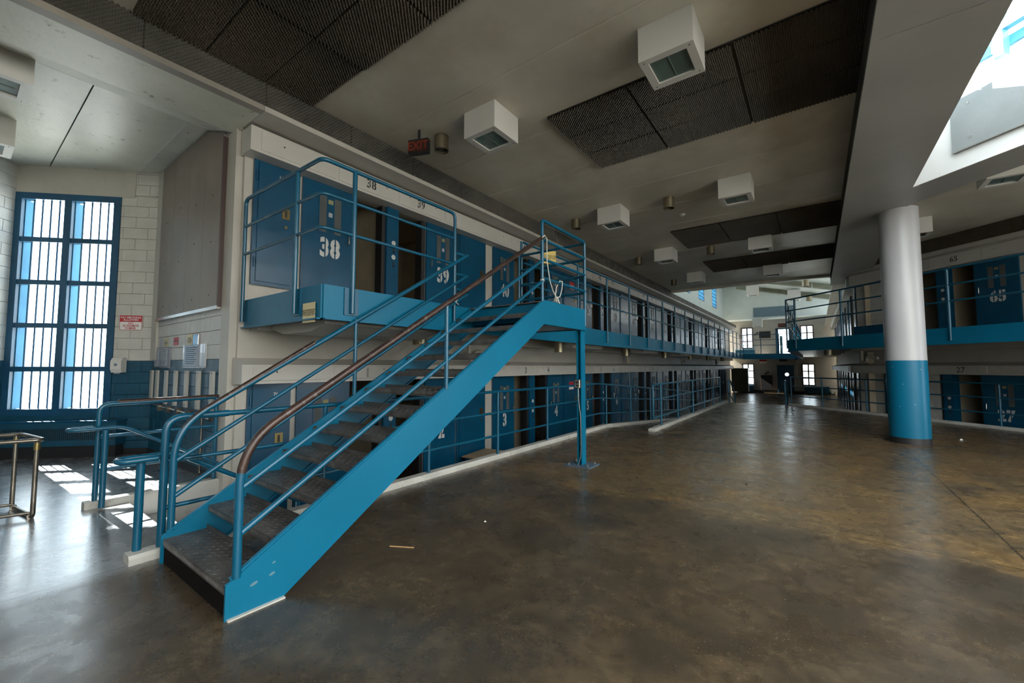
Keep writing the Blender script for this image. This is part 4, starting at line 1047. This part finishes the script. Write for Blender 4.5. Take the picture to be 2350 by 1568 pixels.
# tubular frame at the left edge
t = thing('tube_frame', 'bare steel tube frame standing at the left edge of the photo', 'frame', (-6.5, .66, 0), 0)
e = Vector((-.95, -1.0, 0)).normalized(); w_ = Vector((-.72, -.10, 0))
def fp(u, v, z): q = e * 0 + w_ * v + Vector((0, -1.15 if False else 0, 0)) + Vector((-.30, -1.0, 0)).normalized() * u; return (q.x, q.y, z)
MB().tube(fillet([fp(1.1, 0, .80), fp(0, 0, .80), fp(0, 1, .80), fp(1.1, 1, .80)], .08, 6), .021, 12).build('top_loop', 'steel', t, smooth=True)
MB().tube(fillet([fp(.04, .03, .79), fp(.04, .03, .02), fp(.04, .97, .02), fp(.04, .97, .79)], .05, 5), .020, 12).build('leg_frame', 'steel', t, smooth=True)
for v in (.12, .88): MB().tube([fp(.04, v, .05), fp(1.1, v, .05)], .016, 8).build('runner', 'steel', t, smooth=True)
for v in (.12, .88): 
    for q in range(3): MB().cyl((fp(.04, v, 0)[0] - .03 + q * .02, fp(.04, v, 0)[1], .02), .028, .012, 10, axis=0).build('weld', 'steel', t, smooth=True)
for v in (.03, .97): MB().cyl(fp(.04, v, .70), .026, .07, 12).build('sleeve', 'brass', t, smooth=True)

# yellow signs
sign('B', 'sign', 'cream UNAUTHORIZED AREA sign on the end of the walkway fascia', -4.53, 2.155, .26, .22, 'cream_sign', 'UNAUTHORIZED AREA\nINMATES ASSIGNED\nTO THIS AREA ONLY', 'ink', y=.105, size=.030)
t = thing('sign', 'yellow UNAUTHORIZED AREA sign hanging behind the landing guard', 'sign', (-4.22, 6.99, 3.72), R(55))
MB().box(-.16, .16, -.004, 0, -.13, .13).build('plate', 'yellow', t)
text('lettering', 'UNAUTHORIZED AREA\nINMATES ASSIGNED\nTO THIS AREA ONLY', .036, 'ink', t, (0, -.0055, 0), bold=.0005)
for (s_, z_, lab) in ((11.72, 4.12, 'small red bordered sign on an upper tier utility door, behind the landing guard'), (11.62, .96, 'small red bordered sign on a lower tier utility door beside the support post')):
    sign('L', 'sign', lab, s_, z_, .30, .24, 'paper', 'KEEP CLEAR' if False else '', 'ink', y=-.022, head=('red', 'WARNING' if False else '', 'paper'))
# box on the lower floor
t = thing('storage_box', 'teal box with a flattened cardboard sheet on the lower floor', 'box', (-5.75, 6.9, LOW), R(90))
MB().box(-.30, .42, -.35, .30, 0, .42).build('body', 'blue_door', t); MB().box(-.35, .48, -.38, .34, .42, .445).build('cardboard', 'card', t, rot=(0, R(-2), R(4)), label='brown cardboard sheet')
# floor litter
t = thing('wood_sliver', 'thin pale wood sliver lying on the floor right of the stair', 'debris', (-2.95, 2.42, 0), R(28))
MB().box(-.11, .11, -.004, .004, 0, .006).build('sliver', 'wood', t)
for n_, (x, y, s_, mm, lab) in enumerate(((-.81, 6.36, .016, 'black', 'black pebble of debris in the middle of the floor'), (2.41, 12.84, .03, 'paper', 'white scrap on the floor right of the column'),
        (-2.75, 3.3, .012, 'paper', 'white crumb on the floor right of the stair'), (-2.2, 2.2, .010, 'black', 'dark crumb on the foreground floor'), (-5.9, -.1, .02, 'black', 'dark crumb on the pale floor at the left'))):
    t = thing('litter', lab, 'debris', (x, y, 0), .3 * n_)
    MB().add([(-s_, -s_ * .6, 0), (s_ * .8, -s_, 0), (s_, s_ * .7, 0), (-s_ * .5, s_, 0), (0, 0, s_ * .9), (s_ * .4, -.2 * s_, s_ * .7)], [(0, 1, 5, 4), (1, 2, 5), (2, 3, 4, 5), (3, 0, 4), (3, 2, 1, 0)]).build('scrap', mm, t)

# ------------------------------------------------------------------ far hall
EY = 42.5
struct('trim_19', MB().box(-6.0, .8, 21.05, 21.25, ZC - .10, ZC + .35), 'concrete_ceiling', label='end beam where the low ceiling stops')
struct('trim_20', MB().box(-6.3, -5.72, 21.1, 41.8, ZS + .06, ZS + .10).box(-5.80, -5.72, 21.1, 41.8, ZS + .06, 5.22), 'board_grey', label='dusty boards above the far left cells')
HLX = -6.6
def roof_z(x): return 8.62 - (x - HLX) * .235
hw = MB()
wins = [(22.4, 24.6), (27.0, 29.0), (31.4, 33.3), (36.2, 38.0)]
x = 19.5
for a, b in wins: hw.box(HLX - .2, HLX, x, a, 5.1, 8.8); hw.box(HLX - .2, HLX, a, b, 5.1, 6.35); hw.box(HLX - .2, HLX, a, b, 8.05, 8.8); x = b
hw.box(HLX - .2, HLX, x, EY, 5.1, 8.8)
struct('wall_hall_left', hw, 'pale', label='pale upper wall with clerestory windows in the far hall')
for k, (a, b) in enumerate(wins):
    t = tag(thing('window_%d' % (2 + k), '%s tall clerestory window high on the left of the far hall' % ordn[k], None, (HLX, a, 6.35), R(90)), kind='structure')
    w = b - a
    MB().box(0, w, 0, .12, 0, .06).box(0, w, 0, .12, 1.64, 1.70).box(0, .06, 0, .12, 0, 1.7).box(w - .06, w, 0, .12, 0, 1.7).build('frame', 'win_frame', t)
    for i in range(1, 4): MB().box(w * i / 4 - .02, w * i / 4 + .02, 0, .10, .06, 1.64).build('muntin', 'win_reveal', t)
    for i in range(1, 6): MB().box(.06, w - .06, 0, .10, 1.7 * i / 6 - .02, 1.7 * i / 6 + .02).build('muntin', 'win_reveal', t)
    MB().box(.06, w - .06, .06, .065, .06, 1.64).build('pane', 'glass', t)
struct('ceiling', MB().add([(HLX - .2, 19.3, roof_z(HLX - .2)), (3.2, 19.3, roof_z(3.2)), (3.2, EY + .2, roof_z(3.2)), (HLX - .2, EY + .2, roof_z(HLX - .2)),
        (HLX - .2, 19.3, roof_z(HLX - .2) + .2), (3.2, 19.3, roof_z(3.2) + .2), (3.2, EY + .2, roof_z(3.2) + .2), (HLX - .2, EY + .2, roof_z(HLX - .2) + .2)],
        [(3, 2, 1, 0), (4, 5, 6, 7), (0, 1, 5, 4), (1, 2, 6, 5), (2, 3, 7, 6), (3, 0, 4, 7)]), 'pale', label='pale sloping roof of the far hall')
struct('wall_hall_front', MB().box(HLX, 3.0, 21.1, 21.25, ZC + .35, 8.9), 'pale', label='wall above the end beam in the far hall')
struct('wall_hall_right', MB().box(1.75, 1.9, 21.1, EY, ZS, 5.5).box(1.75, 1.9, 21.1, EY, 6.6, 7.6).box(1.75, 1.9, 24, 24.4, 5.5, 6.6).box(1.75, 1.9, 30, 30.4, 5.5, 6.6).box(1.75, 1.9, 36, 36.4, 5.5, 6.6).box(.95, 1.75, 19.5, EY, ZS + .1, ZS + .2), 'pale', label='upper right wall of the far hall')
struct('trim_21', MB().box(.62, 1.3, 21.06, EY, ZS, ZS + .12), 'concrete_ceiling')
for k, (y_, x0) in enumerate(((24.3, -6.0), (29.0, -4.8), (33.6, -3.9), (38.4, -5.2))):
    t = thing('ceiling_baffle', '%s olive acoustic beam across the far hall roof, counted from the near side' % ordn[k], 'ceiling beam', (0, y_, 0), 0, 'olive beams across the far hall roof')
    for (a, b) in ((x0, x0 + 1.9), (x0 + 1.93, x0 + 3.8), (x0 + 3.83, min(x0 + 6.8, 1.7))):
        MB().add([(a, 0, roof_z(a) - .30), (b, 0, roof_z(b) - .30), (b, .6, roof_z(b) - .30), (a, .6, roof_z(a) - .30), (a, 0, roof_z(a)), (b, 0, roof_z(b)), (b, .6, roof_z(b)), (a, .6, roof_z(a))],
                 [(0, 3, 2, 1), (0, 1, 5, 4), (1, 2, 6, 5), (2, 3, 7, 6), (3, 0, 4, 7), (4, 5, 6, 7)]).build('baffle_panel', 'baffle', t)
for (x, y_, lab) in ((-4.3, 28.3, 'white boxed light at the left end of a far hall beam'), (-1.4, 28.3, 'white boxed light in the middle of the far hall roof'), (-3.9, 37.5, 'lower white boxed light deep in the far hall, left'), (-1.2, 37.5, 'lower white boxed light deep in the far hall, right')):
    light_box(x, y_, lab, zb=roof_z(x) - .85, s=.8, zt=roof_z(x) - .1)
for (x, y_, lab) in ((-5.6, 33, 'can light left in the far hall roof'), (-2.6, 26, 'can light on the first far hall beam'), (-.4, 31, 'can light right of the middle far hall light'), (-.3, 38, 'can light deepest right in the far hall')):
    can(x, y_, roof_z(x) - .3, lab, h=.4, r=.18)

# end wall with its windows and doors
ew = MB()
def holes_wall(mb, x0, x1, z0, z1, holes, y0=0, y1=.2):
    zs = sorted(set([z0, z1] + [h[2] for h in holes] + [h[3] for h in holes]))
    for a, b in zip(zs, zs[1:]):
        if b - a < 1e-4: continue
        hs = sorted([(h[0], h[1]) for h in holes if h[2] <= a + 1e-6 and h[3] >= b - 1e-6]); x = x0
        for p, q in hs:
            if p > x: mb.box(x, p, y0, y1, a, b)
            x = q
        if x < x1: mb.box(x, x1, y0, y1, a, b)
H = [(-5.45, -4.50, -.08, 1.80), (-1.05, -.14, -.05, 1.78), (-5.45, -4.50, 3.14, 5.02), (-1.06, -.12, 3.14, 5.00), (-2.62, -1.75, UP, 4.75)]
holes_wall(ew, -6.6, 2.0, LOW, 5.62, H)
fr_struct('E', 'wall_end', ew, 'tan_wall', label='tan end wall with barred windows and a blue door')
fr_struct('E', 'wall_end_upper', MB().box(-6.8, 2.0, -1.6, .2, 5.62, 8.9), 'pale', label='pale projecting wall above the far end windows')
fr_struct('E', 'baseboard_end', MB().box(-6.2, 1.1, -.03, 0, LOW, LOW + .22), 'black')
barred_window('E', 'window_6', 'barred window on the end wall, lower left', -5.45, -4.50, -.08, 1.80, 2, 3, 3, fw=.09, depth=.15, hm=.08, frame='trim_dark')
barred_window('E', 'window_7', 'barred window on the end wall, lower right', -1.05, -.14, -.05, 1.78, 2, 3, 3, fw=.09, depth=.15, hm=.08, frame='trim_dark')
barred_window('E', 'window_8', 'barred window on the end wall above the left one', -5.45, -4.50, 3.14, 5.02, 2, 3, 3, fw=.09, depth=.15, hm=.08, frame='trim_dark')
barred_window('E', 'window_10', 'window on the end wall, upper right', -1.06, -.12, 3.14, 5.00, 2, 3, 1, fw=.09, depth=.15, hm=.08, frame='trim_dark', bars=False)
t = tag(thing('door_1', 'dark blue end door with a round porthole', None, to_world('E', -2.79, 0, LOW)), kind='structure')
MB().box(0, .07, -.04, .02, 0, 2.42).box(1.13, 1.20, -.04, .02, 0, 2.42).box(0, 1.2, -.04, .02, 2.34, 2.42).build('frame', 'win_frame', t)
MB().box(.07, 1.13, -.02, .02, 0, 2.34).build('door_leaf', 'win_frame', t)
MB().cyl((.70, -.035, 1.62), .19, .014, 24, axis=1).build('porthole_ring', 'win_frame', t)
pg = bpy.data.materials.new('lit_porthole'); pg.use_nodes = True
pb = pg.node_tree.nodes['Principled BSDF']; pb.inputs['Emission Color'].default_value = (.85, .93, .92, 1); pb.inputs['Emission Strength'].default_value = 1.0
MB().cyl((.70, -.04, 1.62), .155, .008, 24, axis=1).build('porthole', pg, t)
t = tag(thing('door_2', 'open glazed doorway on the upper end wall', None, to_world('E', -2.80, 0, UP)), kind='structure')
MB().box(0, .20, -.04, .2, 0, 2.4).box(1.03, 1.12, -.04, .2, 0, 2.4).box(0, 1.12, -.04, .2, 2.30, 2.4).build('frame', 'win_frame', t)
MB().box(.2, 1.03, .12, .125, 0, 2.3).build('pane', 'glass', t)
MB().box(.28, .48, .14, .16, 0, 1.75).build('inner_panel', mat('teal_panel', (.03, .22, .28), .5), t)
for (x, z, w, h, lab) in ((-3.98, -.47, .80, 1.23, 'black recessed panel on the end wall at floor level'), (-4.0, 4.06, .8, .53, 'black screen on the upper end wall')):
    t = thing('wall_panel', lab, 'panel', to_world('E', x, -.02, z)); MB().box(0, w, -.03, 0, 0, h).build('panel', 'black', t)
    MB().box(-.03, w + .03, -.02, .01, -.03, 0).box(-.03, w + .03, -.02, .01, h, h + .03).box(-.03, 0, -.02, .01, 0, h).box(w, w + .03, -.02, .01, 0, h).build('frame', 'trim_dark', t)
sign('E', 'sign', 'red and white sign on the end wall left of the door', -3.8, 1.98, .55, .34, 'paper', '', 'red', head=('red', '', 'paper'), y=-.01)
exit_sign(to_world('E', -2.32, -.05, 2.30), 0, 'EXIT sign over the lower end door', w=.55, h=.32)
exit_sign(to_world('E', -2.32, -.05, 5.25), 0, 'EXIT sign over the upper end doorway', w=.55, h=.32)
for (x, z, lab) in ((-3.55, 1.0, 'pair of small black wall boxes on the lower end wall'), (-4.25, 4.45, 'pair of small black wall boxes on the upper end wall')):
    t = thing('wall_boxes', lab, 'box', to_world('E', x, -.0, z)); MB().box(-.14, -.02, -.05, 0, -.14, -.02).build('box', 'black', t); MB().box(.02, .14, -.05, 0, .0, .12).build('box', 'black', t)
t = thing('alarm_bell', 'dark red alarm with conduit right of the lower end door', 'alarm', to_world('E', -1.42, -.05, 2.2)); MB().cyl((0, -.06, 0), .13, .08, 16, axis=1).build('bell', 'trim_dark', t); MB().tube([(.05, 0, -.1), (.06, 0, -2.6)], .02, 6).build('conduit', 'steel', t)
for (x0, x1, lab) in ((-6.0, -4.6, 'blue convector under the left end window'), (-.9, .75, 'blue convector under the right end window')):
    t = thing('convector', lab, 'heater', to_world('E', 0, -.03, LOW)); MB().box(x0, x1, -.3, 0, .1, .62).build('cabinet', 'blue_wall', t); MB().box(x0 - .02, x1 + .02, -.32, 0, .62, .65).build('top', 'blue_wall', t)
t = thing('convector', 'blue convector under the upper left end window', 'heater', to_world('E', 0, -.03, UP)); MB().box(-5.9, -4.4, -.3, 0, .0, .55).build('cabinet', 'blue_wall', t)
MB().box(-5.92, -4.38, -.32, 0, .55, .58).build('top', 'blue_wall', t)
t = thing('wall_panel', 'slate blue board high on the pale far wall', 'panel', (0, 40.85, 0)); MB().box(-4.25, -1.35, -.06, 0, 5.75, 6.55).build('board', 'slate', t)
t = thing('ceiling_light', 'white boxed light against the far wall under the ledge', 'ceiling light', (-4.0, 41.2, 4.95)); MB().box(-.35, .35, -.35, .35, 0, .67).build('housing', 'white', t); MB().box(-.25, .25, -.25, .25, -.01, 0).build('lens', 'lens', t)
# olive cabinet at the far left of the hall and the white bin
t = thing('cabinet', 'tall olive metal cabinet at the far end of the lower left cells', 'cabinet', (-5.9, 41.9, LOW + .1)); MB().box(-.3, 1.0, -.3, .3, 0, 2.05).build('body', 'olive', t); MB().box(.98, 1.02, -.31, .31, 0, 2.05).build('edge', 'white', t)
t = thing('wall_box', 'small white box by the right end convector', 'box', to_world('E', .85, -.03, LOW + .1)); MB().box(0, .2, -.1, 0, 0, .3).build('body', 'white', t)

# ------------------------------------------------------------------ outdoors
struct('wall_side', MB().box(9.0, 9.2, -6.2, 10.6, 0, ZC + .3), 'cream_block', label='cream side wall beyond the right photo edge')
struct('wall_rear', MB().box(-8, 9.2, -6.2, -6.0, 0, ZC + .3).box(-8.1, -7.9, -6.2, -2.9, 0, ZC), 'cream_block', label='cream rear wall behind the camera')
struct('outdoor_ground', MB().box(-140, -12.6, -60, 140, -1.6, -1.5).box(-12.6, 120, 43.0, 140, -1.6, -1.5), 'ground', label='pale open ground outside the windows')
rr = random.Random(3)
hd = MB()
for k in range(60):
    a = k * 3.2 - 60; h = 4.0 + rr.random() * 2.2; hd.cyl((-95 - rr.random() * 5, a, -1.5), 3.6, h, 9, r2=2.2)
o = hd.build('tree_line', 'hedge', None); tag(o, 'faint distant tree line seen through the barred window', 'trees', kind='stuff')
